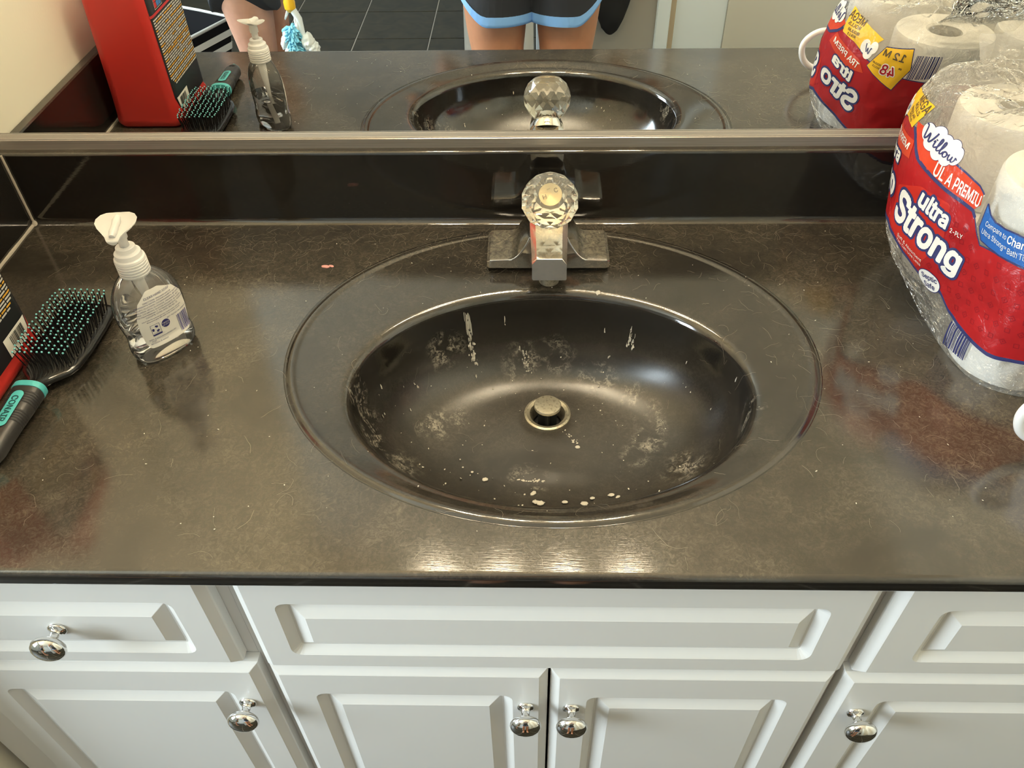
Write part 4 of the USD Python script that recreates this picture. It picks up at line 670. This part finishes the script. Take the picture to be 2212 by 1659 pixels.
for q_ in [quad(text_shape('5 2-PLY SH', 1.0), (0.0020, 0.0700), (0.0410, 0.0560), (0.0410, 0.0610), (0.0020, 0.0755)), quad(text_shape('IN x 4 IN (1', 1.0), (0.0050, 0.0610), (0.0390, 0.0495), (0.0390, 0.0545), (0.0050, 0.0665)), quad(text_shape('ROLL', 1.0), (0.0350, 0.0440), (0.0490, 0.0430), (0.0500, 0.0485), (0.0350, 0.0495)), quad(text_shape('.1 cm', 1.0), (0.0350, 0.0365), (0.0500, 0.0345), (0.0510, 0.0395), (0.0350, 0.0415))]: prn(fp, 'sheet_count_print', [q_], 0.0010, ink('film_grey', (0.10, 0.095, 0.09)), 0.004)

# ------------------------------------------------------------------ mug at the right edge
mg = thing('mug', 'white ceramic mug in front of the toilet paper pack, its handle just in view', 'mug', (0.627, -0.400, 0.0))
MC = np.array([0.627, -0.400, 0.0006]); M_cer = plain('white_ceramic', (0.80, 0.79, 0.77), 0.12)
part(mg, 'body', lathe([(0.030, 0.0), (0.034, 0.001), (0.0385, 0.006), (0.0395, 0.02), (0.0400, 0.088), (0.0390, 0.0905), (0.0372, 0.0890), (0.0365, 0.02), (0.030, 0.006)], 48, MC), M_cer, smooth=40)
part(mg, 'handle', tube(catmull([MC + [-0.0375, 0, 0.076], MC + [-0.058, 0, 0.078], MC + [-0.076, 0, 0.064], MC + [-0.078, 0, 0.045], MC + [-0.066, 0, 0.026], MC + [-0.0375, 0, 0.018]], 28), 0.0052, 12), M_cer, smooth=True)

# ------------------------------------------------------------------ people seen in the mirror
def bone(a, b, ra, rb, n=16):
    pts = []
    for c, r in ((a, ra), (b, rb)):
        s = trimesh.creation.icosphere(2, r).vertices + np.array(c); pts.append(s)
    return m3.Manifold.hull_points(np.vstack(pts))
def hullof(*cr):
    return m3.Manifold.hull_points(np.vstack([trimesh.creation.icosphere(2, 1.0).vertices * np.array(r) + np.array(c) for c, r in cr]))
def fused(parts, length=0.016, it=14):
    m = m3.Manifold.batch_boolean(parts, m3.OpType.Add); m = m.refine_to_length(length)
    t = trimesh.Trimesh(m.to_mesh().vert_properties[:, :3], m.to_mesh().tri_verts); trimesh.smoothing.filter_taubin(t, 0.5, -0.52, it); return t
def hand(wr, dirn, palm_n, side, curl=0.5):
    """palm and five fingers; dirn along the fingers, palm_n out of the palm, side = towards the thumb"""
    d = np.array(dirn, float); d /= np.linalg.norm(d); n = np.array(palm_n, float); n -= d * (n @ d); n /= np.linalg.norm(n); s = np.array(side, float); s -= d * (s @ d); s -= n * (s @ n); s /= np.linalg.norm(s)
    w = np.array(wr, float); out = [hullof((w, (0.022,) * 3), (w + d * 0.05 + s * 0.026, (0.013,) * 3), (w + d * 0.078 + s * 0.022, (0.011,) * 3), (w + d * 0.080, (0.011,) * 3), (w + d * 0.074 - s * 0.030, (0.011,) * 3), (w + d * 0.03 - s * 0.026, (0.013,) * 3))]
    for k, (o, L) in enumerate(((0.026, 0.072), (0.009, 0.080), (-0.009, 0.074), (-0.026, 0.058))):
        p = w + d * (0.078 - 0.004 * k) + s * o; a = 0.0; rad = 0.0088 - 0.0005 * k
        for seg in (0.45, 0.30, 0.25):
            a += curl * 0.75; q = p + (d * math.cos(a) + n * math.sin(a)) * L * seg; out.append(bone(p, q, rad, rad * 0.92)); p = q; rad *= 0.92
    p = w + d * 0.024 + s * 0.026; q = p + (d * 0.6 + s * 0.7 + n * 0.3) * 0.034; out.append(bone(p, q, 0.0125, 0.0100)); r2 = q + (d * 0.85 + s * 0.15 + n * 0.5 * curl) * 0.034; out.append(bone(q, r2, 0.0100, 0.0080))
    return out
def skin(name, c): return mat(name, {'g': ('geometry', {}), 'n': ('noise_texture', dict(scale=60.0, detail=3.0)), 'mx': ('mix_color', dict(a=c, b=tuple(0.8 * v for v in c))), 'p': ('principled_bsdf', dict(roughness=0.45, subsurface_weight=0.15, subsurface_scale=0.01, subsurface_radius=(1.0, 0.35, 0.2)))}, [('g.position', 'n.vector'), ('n.fac', 'mx.fac'), ('mx.result', 'p.base_color')])
def person(label, loc, yaw, sc, skin_m, cloth_m, hem_m, top_m, hair_m, hands, spread=0.0915):
    """loc: floor point; built facing +y and turned by yaw; hands: (wrist, elbow, direction, palm normal, thumb side) per arm in local coordinates"""
    t = thing('person', label, 'person', loc)
    Rz = np.array([[math.cos(yaw), -math.sin(yaw), 0], [math.sin(yaw), math.cos(yaw), 0], [0, 0, 1]])
    def put(m): v, f = vf(m); return trimesh.Trimesh((v * sc) @ Rz.T + np.array(loc), f, process=False)
    P = []
    for s in (-1, 1):
        hip, kn, an = (s * spread, 0, 0.86), (s * (spread - 0.004), 0.015, 0.47), (s * (spread - 0.012), -0.02, 0.085)
        P += [bone(hip, (s * spread, 0.01, 0.64), 0.104, 0.0835), bone((s * spread, 0.01, 0.64), kn, 0.0835, 0.060), bone(kn, (s * (spread - 0.008), -0.025, 0.34), 0.056, 0.057), bone((s * (spread - 0.008), -0.025, 0.34), an, 0.057, 0.036)]
        P += [hullof((an, (0.036,) * 3), ((an[0], -0.045, 0.03), (0.03, 0.03, 0.03)), ((an[0], 0.08, 0.028), (0.034, 0.03, 0.028)), ((an[0] + s * 0.006, 0.14, 0.018), (0.036, 0.03, 0.018)))]
    P += [hullof(((-0.065, 0, 0.90), (0.105, 0.105, 0.11)), ((0.065, 0, 0.90), (0.105, 0.105, 0.11)), ((-0.05, 0, 1.02), (0.088, 0.085, 0.08)), ((0.05, 0, 1.02), (0.088, 0.085, 0.08)))]
    P += [hullof(((-0.05, 0, 1.02), (0.088, 0.085, 0.08)), ((0.05, 0, 1.02), (0.088, 0.085, 0.08)), ((-0.07, 0.012, 1.22), (0.092, 0.100, 0.08)), ((0.07, 0.012, 1.22), (0.092, 0.100, 0.08)))]
    P += [hullof(((-0.07, 0.012, 1.22), (0.092, 0.100, 0.08)), ((0.07, 0.012, 1.22), (0.092, 0.100, 0.08)), ((-0.13, 0, 1.345), (0.055,) * 3), ((0.13, 0, 1.345), (0.055,) * 3), ((0, 0, 1.37), (0.06, 0.06, 0.05)))]
    P += [bone((0, 0, 1.36), (0, 0.012, 1.46), 0.056, 0.050)]
    H = np.array([0, 0.022, 1.555])
    P += [hullof((H + [0, -0.012, 0.03], (0.073, 0.088, 0.078)), (H + [0, 0.02, -0.02], (0.062, 0.070, 0.07)), (H + [0, 0.050, -0.085], (0.028, 0.022, 0.022))), hullof((H + [0, 0.083, 0.012], (0.008, 0.010, 0.010)), (H + [0, 0.103, -0.022], (0.013, 0.012, 0.010)), (H + [0, 0.08, -0.028], (0.016, 0.010, 0.008)))]
    for s in (-1, 1): P += [hullof((H + [s * 0.076, -0.008, 0.012], (0.007, 0.017, 0.020)), (H + [s * 0.073, -0.002, -0.018], (0.006, 0.010, 0.012)))]
    P += [hullof((H + [-0.017, 0.074, -0.052], (0.008, 0.012, 0.006)), (H + [0.017, 0.074, -0.052], (0.008, 0.012, 0.006)))]
    for s, (wr, el, dn, pn, sd) in zip((-1, 1), hands):
        sh = (s * 0.172, 0, 1.345); P += [bone((s * 0.13, 0, 1.345), sh, 0.055, 0.052), bone(sh, el, 0.050, 0.038), bone(el, wr, 0.039, 0.025)] + hand(wr, dn, pn, sd)
    b = part(t, 'body', put(fused(P, 0.014)), skin_m, smooth=True, label='bare skin')
    for s in (-1, 1):
        e = trimesh.creation.icosphere(2, 0.0125); e.apply_translation(H + [s * 0.031, 0.068, 0.012]); part(b, 'eye', put(e), plain('eye_white', (0.75, 0.73, 0.70), 0.15), smooth=True)
    S = []   # loose running shorts, notched up at the outer side
    for s in (-1, 1):
        leg = m3.Manifold.hull_points(np.vstack([trimesh.creation.icosphere(3, 1.0).vertices * r + np.array(c) for c, r in (((s * 0.066, 0, 0.90), np.array((0.115, 0.118, 0.12))), ((s * (spread + 0.012), 0.012, 0.50), np.array((0.107, 0.112, 0.09))))]))
        leg = leg.trim_by_plane((0.0, -0.06, 1.0), 0.628).trim_by_plane((0.0, 0.0, -1.0), -1.06); S.append(leg)
    W_ = hullof(((-0.06, 0, 0.90), (0.118, 0.118, 0.11)), ((0.06, 0, 0.90), (0.118, 0.118, 0.11)), ((-0.05, 0, 1.03), (0.098, 0.095, 0.04)), ((0.05, 0, 1.03), (0.098, 0.095, 0.04))).trim_by_plane((0, 0, 1), 0.78)
    def curved(m, lift=0.0):      # raise the hem towards the outer seam
        v, f = vf(m); v = v.copy(); k = np.clip((0.80 - v[:, 2]) / 0.2, 0, 1); o = np.clip((np.abs(v[:, 0]) - spread - 0.02) / 0.07, 0, 1.3); v[:, 2] += k * 0.085 * o ** 1.6; return trimesh.Trimesh(v, f, process=False)
    full = (S[0] + S[1] + W_).refine_to_length(0.012); sh = part(t, 'shorts', put(curved(full)), cloth_m, smooth=50, label='loose dark running shorts')
    if hem_m is not None:
        for s, leg in zip((-1, 1), S):
            c = np.array([s * (spread + 0.012), 0.0, 0.0]); big_ = leg.translate(tuple(-c)).scale((1.018, 1.018, 1.0)).translate(tuple(c))
            band = big_.trim_by_plane((0.0, 0.06, -1.0), -0.652).refine_to_length(0.01); part(sh, 'hem', put(curved(band)), hem_m, smooth=50, label='light blue binding')
    top = m3.Manifold.batch_boolean([hullof(((-0.07, 0.012, 1.22), (0.104, 0.112, 0.09)), ((0.07, 0.012, 1.22), (0.104, 0.112, 0.09)), ((-0.14, 0, 1.345), (0.06,) * 3), ((0.14, 0, 1.345), (0.06,) * 3)), hullof(((-0.055, 0, 0.98), (0.108, 0.108, 0.06)), ((0.055, 0, 0.98), (0.108, 0.108, 0.06)), ((-0.07, 0.012, 1.22), (0.104, 0.112, 0.09)), ((0.07, 0.012, 1.22), (0.104, 0.112, 0.09)))] +
        [bone((s * 0.13, 0, 1.345), np.array((s * 0.172, 0, 1.345)) * 0.45 + np.array(h[1]) * 0.55, 0.062, 0.052) for s, h in zip((-1, 1), hands)], m3.OpType.Add) - m3.Manifold.cylinder(0.3, 0.072, 0.072, 32).translate((0, 0, 1.385))
    part(t, 'shirt', put(top.refine_to_length(0.02)), top_m, smooth=50, label='loose short-sleeved top')
    cap_ = hullof((H + [0, -0.020, 0.035], (0.082, 0.094, 0.084)), (H + [0, -0.055, -0.04], (0.066, 0.05, 0.06))) - m3.Manifold.cube((0.4, 0.3, 0.3), True).translate((0, 0.022 + 0.155 + 0.055, 1.555 - 0.09)) - m3.Manifold.cube((0.4, 0.2, 0.2), True).translate((0, 0.022 + 0.10, 1.555 - 0.06))
    bun = m3.Manifold.hull_points(trimesh.creation.icosphere(3, 0.038).vertices + H + [0, -0.115, 0.03]); part(t, 'hair', put(cap_ + bun), hair_m, smooth=50)
    return t
M_shorts = paint('charcoal_fabric', (0.016, 0.018, 0.024), 0.75); M_hem = paint('light_blue_binding', (0.20, 0.42, 0.80), 0.6); M_top = paint('grey_jersey', (0.12, 0.13, 0.15), 0.8); M_hair = plain('dark_hair', (0.02, 0.014, 0.01), 0.45)
g1 = [((0.054 + s * 0.118, 0.215, 1.335), (s * 0.225, 0.02, 1.10), (-s * 0.25, 0.35, 0.9), (-s * 0.9, 0.1, 0.2), (0, -1.0, 0.5)) for s in (-1, 1)]
person('photographer in dark running shorts with light blue trim, seen in the mirror', (0.102, -1.205, FLOOR), 0.0, 1.0, skin('tan_skin', (0.52, 0.24, 0.13)), M_shorts, M_hem, M_top, M_hair, g1)
g2 = [((-0.165, 0.125, 1.125), (-0.225, -0.07, 1.10), (0.1, 0.45, -0.75), (0.6, 0.7, 0.2), (0, 0.6, 0.5)), ((0.225, 0.07, 0.80), (0.240, -0.02, 1.06), (0, 0.15, -1), (-1, 0, 0), (0, 1, 0))]
person('second person in dark shorts holding a yellow duster, at the left of the mirror', (-0.722, -1.54, FLOOR), math.radians(-84), 0.875, skin('light_tan_skin', (0.50, 0.27, 0.19)), M_shorts, None, M_top, M_hair, g2, 0.072)
# phone in the photographer's hands, its lens at the viewpoint
pc = CAM - np.array([0, 0, ZC]) - f_ * 0.014 + r_ * 0.052 - u_ * 0.022
phn = thing('phone', 'dark smartphone held sideways by the photographer', 'phone', pc)
pb = box(-0.075, 0.075, -0.004, 0.004, -0.036, 0.036, 0.0025).to_mesh(); pv = pb.vert_properties[:, :3] @ np.array([r_, f_, u_]) + pc
part(phn, 'case', (pv, pb.tri_verts), plain('phone_black', (0.02, 0.02, 0.022), 0.3), smooth=False)
sc_ = box(-0.072, 0.072, -0.0046, -0.0041, -0.033, 0.033).vertices @ np.array([r_, f_, u_]) + pc
part(phn, 'screen', (sc_, box(0, 1, 0, 1, 0, 1).faces), plain('screen_glass', (0.03, 0.03, 0.035), 0.05), smooth=False)

# ------------------------------------------------------------------ things on the floor behind, seen in the mirror
hand_w = np.array([math.cos(math.radians(-50)), math.sin(math.radians(-50)), 0])
DU = np.array([-0.574, -1.40, 0.030])
du = thing('duster', 'yellow-handled duster with a fluffy blue and white head, at the left of the mirror', 'duster', DU)
part(du, 'handle', tube([DU + [-0.004, 0, 0.14], DU + [-0.004, 0, -0.10], DU + [-0.001, 0, -0.20], DU + [0.0, 0, -0.215], DU + [0, 0, -0.235], DU + [0, 0, -0.252], DU + [0, 0, -0.262]], [0.009, 0.009, 0.009, 0.010, 0.0165, 0.0155, 0.007], 18), plain('yellow_plastic', (0.85, 0.50, 0.02), 0.3))
part(du, 'neck', tube([DU + [0.006, 0, -0.255], DU + [0.018, 0.0, -0.28], DU + [0.022, 0, -0.36]], [0.010, 0.010, 0.008], 14), M_white)
fl_b, fl_w = [], []
for k in range(170):
    a = rng.uniform(0, 2 * math.pi); o = DU + np.array([-0.006, 0, -0.305 - rng.uniform(0, 0.08)]); e = o + np.array([0.030 * math.cos(a), 0.03 * math.sin(a), rng.uniform(-0.03, 0.012)])
    fl_b.append(tube([o, (o + e) / 2 + [0, 0, 0.006], e], [0.005, 0.0045, 0.002], 5))
for cx, cz, ax_, ay_, az_, an in ((-0.030, -0.335, 0.011, 0.022, 0.030, 0.35), (-0.024, -0.365, 0.014, 0.022, 0.020, 0.2), (0.034, -0.345, 0.017, 0.024, 0.026, -0.2), (0.047, -0.362, 0.016, 0.022, 0.018, -0.5), (-0.010, -0.262, 0.004, 0.006, 0.022, 0.5), (0.012, -0.300, 0.008, 0.010, 0.040, 0.0)):
    e_ = trimesh.creation.icosphere(3, 1.0).vertices; e_ = e_ * (0.8 + 0.4 * meshkit.noise(e_ * 3 + cx * 90, 3)[:, None]) * [ax_, ay_, az_]; c_, s_ = math.cos(an), math.sin(an)
    fl_w.append(trimesh.Trimesh(np.c_[e_[:, 0] * c_ + e_[:, 2] * s_, e_[:, 1], -e_[:, 0] * s_ + e_[:, 2] * c_] + DU + [cx, 0, cz], trimesh.creation.icosphere(3, 1.0).faces, process=False))
part(du, 'blue_fluff', join(*fl_b), plain('blue_fibre', (0.25, 0.66, 0.85), 0.9), smooth=True, kind='stuff', label='fluffy light blue fibres'); part(du, 'white_fluff', join(*fl_w), plain('white_fibre', (0.75, 0.80, 0.80), 0.9), smooth=True, kind='stuff', label='fluffy white fibres')
BG = np.array([-1.183, -1.787, FLOOR])
bg = thing('tote_bag', 'black and white striped tote bag standing open, at the left of the mirror', 'bag', BG)
ba = math.radians(-64); bxv, byv = np.array([math.cos(ba), math.sin(ba), 0]), np.array([-math.sin(ba), math.cos(ba), 0])
def bpt(a, b, z): k = z / 0.40; return BG + bxv * a * (0.20 + 0.05 * k) + byv * b * (0.08 + 0.07 * k) + np.array([0, 0, z])
M_canv = paint('black_canvas', (0.014, 0.014, 0.016), 0.85); M_strip = paint('white_canvas', (0.72, 0.72, 0.68), 0.8)
def bring(z, e=1.0): return [bpt(a * e, b * e, z + (0.02 * (1 - abs(a)) if z > 0.3 and b < 0 else 0)) for a, b in ((-1, -1), (-.5, -1.03), (0, -1.05), (.5, -1.03), (1, -1), (1.02, 0), (1, 1), (.5, 1.03), (0, 1.05), (-.5, 1.03), (-1, 1), (-1.02, 0))]
bsh = loft([bring(0.0), bring(0.1), bring(0.2), bring(0.3), bring(0.36), bring(0.36, 0.97), bring(0.2, 0.96), bring(0.01, 0.96)], (True, True)); bsh.fix_normals(); part(bg, 'bag_body', bsh, plain('matt_black_canvas', (0.012, 0.012, 0.013), 1.0, specular_ior_level=0.05), smooth=False)
for k in range(7):
    z0 = 0.325 - k * 0.046; q = []
    for zz in (z0, z0 - 0.022): q.append([bpt(a, 1.0 + 0.05 * (1 - abs(a)) + 0.03, zz) for a in (-1, -.5, 0, .5, 1)])
    V_ = np.array(q[0] + q[1] + [p - byv * 0.006 for p in q[0]] + [p - byv * 0.006 for p in q[1]]); F_ = []
    for i in range(4): F_ += [(i, i + 1, 6 + i, 5 + i), (10 + i, 15 + i, 16 + i, 11 + i), (i, 10 + i, 11 + i, i + 1), (5 + i, 6 + i, 16 + i, 15 + i)]
    part(bg, 'stripe', (V_, np.array(F_)), M_strip, smooth=False)
    q = []
    for zz in (z0, z0 - 0.022): q.append([bpt(1.035, b, zz) for b in (-1, 0, 1)])
    V_ = np.array(q[0] + q[1] + [p - bxv * 0.006 for p in q[0]] + [p - bxv * 0.006 for p in q[1]]); F_ = []
    for i in range(2): F_ += [(i, i + 1, 4 + i, 3 + i), (6 + i, 9 + i, 10 + i, 7 + i), (i, 6 + i, 7 + i, i + 1), (3 + i, 4 + i, 10 + i, 9 + i)]
    part(bg, 'stripe', (V_, np.array(F_)), M_strip, smooth=False)
rimp = bring(0.362); part(bg, 'rim_piping', tube(rimp + [rimp[0]], 0.006, 8), paint('grey_piping', (0.40, 0.40, 0.38), 0.7), label='pale piping round the open rim')
part(bg, 'snap', lathe([(0.008, 0), (0.006, 0.004)], 16, bpt(0.1, -0.97, 0.31), tuple(byv)), M_dullmetal)
gc = meshkit.fbm; cl = trimesh.creation.icosphere(3, 1.0); cv = cl.vertices * (1 + 0.5 * (gc(cl.vertices * 2.5, 3, 4)[:, None] - 0.5)) * [0.10, 0.07, 0.05] + BG + bxv * 0.02 + np.array([0, 0, 0.16])
struct_g = thing('cloth', 'crumpled green cloth lying inside the striped tote bag', 'cloth', BG + [0, 0, 0.11]); part(struct_g, 'fabric', (cv, cl.faces), paint('green_cloth', (0.10, 0.16, 0.07), 0.9), smooth=True)
bn = thing('laundry_bin', "tall white laundry bin standing behind the photographer's legs", 'bin', (0.0, -1.79, FLOOR))
def brr(z, a, b, r=0.03): return rbr(FLOOR + z, -0.004 - a, -0.004 + a, -1.79 - b, -1.79 + b, r)
bb_ = loft([brr(0.0, 0.112, 0.12), brr(0.01, 0.118, 0.126), brr(0.55, 0.108, 0.125), brr(0.56, 0.113, 0.13), brr(0.60, 0.113, 0.13), brr(0.61, 0.10, 0.12)], (True, True)); bb_.fix_normals(); part(bn, 'bin_body', bb_, plain('white_bin_plastic', (0.74, 0.76, 0.77), 0.35), smooth=35)
lid = loft([brr(0.602, 0.115, 0.132), brr(0.625, 0.113, 0.13), brr(0.64, 0.09, 0.10)], (True, True)); lid.fix_normals(); part(bn, 'lid', lid, plain('white_bin_plastic', (0.74, 0.76, 0.77), 0.35), smooth=35)
kb = thing('drawstring_bag', 'small black cloth bag hanging on the wall beside the photographer', 'bag', (0.375, -1.95, -0.30))
kv = trimesh.creation.icosphere(3, 1.0); q = kv.vertices; w_ = np.clip(0.55 + 0.75 * (q[:, 2] + 0.35) * (1 - q[:, 2]) , 0.1, 1.0); kvv = np.c_[q[:, 0] * 0.072 * (0.75 + 0.3 * w_), q[:, 1] * 0.036, q[:, 2] * 0.17] + (meshkit.fbm(q * 3, 3, 9)[:, None] - 0.5) * 0.012 + [0.375, -1.95, -0.34]
part(kb, 'pouch', (kvv, kv.faces), M_canv, smooth=True); part(kb, 'strap', tube(catmull([(0.35, -1.95, -0.20), (0.365, -1.96, -0.08), (0.385, -1.985, 0.0), (0.40, -1.955, -0.08), (0.405, -1.95, -0.20)], 20), 0.006, 8), M_canv)
part(kb, 'hook', tube([(0.385, -2.0005, 0.01), (0.385, -1.98, 0.0), (0.385, -1.974, 0.012)], 0.004, 8), M_chrome)

# ------------------------------------------------------------------ hairs, lint and dried toothpaste
def counter_z(x, y):
    return 0.0
cnt, pts_, wd = [], [], []
def hair_curve(x, y, L, zf, curl):
    n = 9; a = rng.uniform(0, 2 * math.pi); k = rng.gauss(0, curl); p = np.array([x, y]); out = []
    for i in range(n):
        out.append((p[0], p[1], zf(p[0], p[1]) + 0.0007 + 0.0006 * rng.random() + ZC)); a += k * L / n + rng.gauss(0, 0.18); p = p + np.array([math.cos(a), math.sin(a)]) * L / n
    return out
import scipy.spatial
bs_v = np.vstack(B); bs_t = scipy.spatial.cKDTree(bs_v[:, :2])
def surf(x, y):
    e = ((x - C1[0]) / A1) ** 2 + ((y - C1[1]) / B1) ** 2
    if e > 1: return 0.0
    dd, ii = bs_t.query((x, y), 3); w_ = 1 / (dd + 1e-6); return float((bs_v[ii, 2] * w_).sum() / w_.sum())
def scatter(n, fx, fy, Lr=(0.008, 0.030), curl=60, wr=(0.00004, 0.00010)):
    for _ in range(n):
        x, y = fx(), fy()
        if not (XL + 0.01 < x < 0.75 and YF + 0.01 < y < -0.008): continue
        if surf(x, y) < -0.03 and rng.random() < 0.5: continue
        c = hair_curve(x, y, rng.uniform(*Lr), surf, curl)
        if any(q[1] > -0.004 for q in c): continue
        cnt.append(len(c)); pts_.extend(c); wd.extend([rng.uniform(*wr)] * len(c))
U = rng.uniform
scatter(330, lambda: U(-0.5, 0.6), lambda: -abs(rng.gauss(0, 0.05)) - 0.008)
scatter(240, lambda: rng.gauss(-0.25, 0.14), lambda: -abs(rng.gauss(0.03, 0.05)) - 0.01)
scatter(260, lambda: U(-0.5, 0.6), lambda: U(-0.53, -0.02))
scatter(120, lambda: rng.gauss(0.045, 0.02), lambda: rng.gauss(-0.085, 0.02), (0.004, 0.014), 120)
scatter(120, lambda: rng.gauss(0.205, 0.02), lambda: rng.gauss(-0.08, 0.02), (0.004, 0.014), 120)
scatter(140, lambda: rng.gauss(0.45, 0.07), lambda: rng.gauss(-0.22, 0.10))
def lint(name, label, cat, m):
    c = UsdGeom.BasisCurves.Define(stage, '/World/' + name); c.CreateTypeAttr('linear'); c.CreatePointsAttr(Vt.Vec3fArray.FromNumpy(np.array(pts_, np.float32))); c.CreateCurveVertexCountsAttr(Vt.IntArray.FromNumpy(np.array(cnt, np.int32))); c.CreateWidthsAttr(Vt.FloatArray.FromNumpy(np.array(wd, np.float32))); c.SetWidthsInterpolation('vertex')
    UsdShade.MaterialBindingAPI.Apply(c.GetPrim()).Bind(m); setd(c.GetPrim(), label, cat, kind='stuff')
lint('lint', 'fine pale hairs and lint strewn over the black countertop', 'lint', plain('lint_fibre', (0.36, 0.32, 0.25), 0.7))
def blob(x, y, r, seed, flat=0.28, ax=1.0, ang=0.0):
    s = trimesh.creation.icosphere(1, 1.0); v = s.vertices * (0.75 + 0.5 * meshkit.noise(s.vertices * 2.2 + seed, seed)[:, None]); v = v * [r * ax, r, r * flat]
    ca, sa = math.cos(ang), math.sin(ang); v = np.c_[v[:, 0] * ca - v[:, 1] * sa, v[:, 0] * sa + v[:, 1] * ca, v[:, 2]]
    zz = np.array([surf(x + a, y + b) for a, b in v[:, :2]]); v[:, 2] += zz + 0.0003; v[:, 0] += x; v[:, 1] += y
    return trimesh.Trimesh(v, s.faces, process=False)
bl = []
for (x0_, y0_, x1_, y1_, n_) in ((0.0267, -0.1630, 0.0345, -0.1765, 60), (0.0936, -0.1570, 0.1010, -0.1740, 22), (0.2242, -0.1680, 0.2262, -0.1735, 12), (0.078, -0.3415, 0.121, -0.3410, 60), (0.142, -0.262, 0.157, -0.284, 18)):
    for q_ in range(n_):
        k = rng.random(); bl.append(blob(x0_ + (x1_ - x0_) * k + rng.gauss(0, 0.0021), y0_ + (y1_ - y0_) * k + rng.gauss(0, 0.0010), U(0.0003, 0.0011), 700 + q_, 0.25, U(1, 1.8), U(0, 3)))
for i, (x, y, r, ax, an) in enumerate([(0.1094, -0.3764, 0.0042, 1.3, 0.4), (0.1138, -0.3790, 0.0044, 1.2, 0.2), (0.1064, -0.3612, 0.0030, 1.5, 0.8), (0.1402, -0.3775, 0.0026, 1.6, 0.1), (0.1610, -0.3794, 0.0036, 1.4, 0.1), (0.0528, -0.3421, 0.0034, 1.2, 0.3), (0.1306, -0.3687, 0.0020, 1.8, 0.3), (0.1905, -0.3676, 0.0028, 1.6, 0.1), (0.1978, -0.3701, 0.0024, 1.5, 0.7), (0.1581, -0.2881, 0.0031, 1.1, 0), (0.1835, -0.1423, 0.0032, 1.2, 0.7), (0.0750, -0.3615, 0.0026, 1.5, 0.2), (0.0378, -0.3315, 0.0018, 1, 0), (0.0269, -0.3246, 0.0014, 1, 0), (0.17, -0.372, 0.0022, 1.6, 0.2), (0.148, -0.366, 0.0016, 1.4, 1)]):
    bl.append(blob(x, y, r * 0.82, i, ax=ax, ang=an))
for i in range(150):
    a = U(0, 2 * math.pi); k = U(0.2, 1.0) ** 0.6; bl.append(blob(0.124 + 0.2 * k * math.cos(a), -0.3 + 0.155 * k * math.sin(a), U(0.0003, 0.0010), 40 + i, ax=U(1, 1.8), ang=U(0, 3)))
for i in range(150): bl.append(blob(U(-0.45, 0.53), U(-0.5, -0.02), U(0.0002, 0.0006), 300 + i, ax=U(1, 2.5), ang=U(0, 3)))
struct('toothpaste_specks', join(*bl), plain('dried_toothpaste', (0.54, 0.51, 0.44), 0.7), 'dried white toothpaste splashes and specks in and around the sink', 'toothpaste', smooth=True, kind='stuff')
pk = thing('pink_crumb', 'small pink crumb on the counter between soap bottle and faucet', 'crumb', (-0.148, -0.098, 0.0)); part(pk, 'crumb', join(blob(-0.151, -0.0985, 0.003, 5, 0.5, 1.8, -0.2), blob(-0.144, -0.0975, 0.0022, 8, 0.5, 1.8, -0.4)), plain('pink_foam', (0.62, 0.30, 0.28), 0.7), smooth=True)
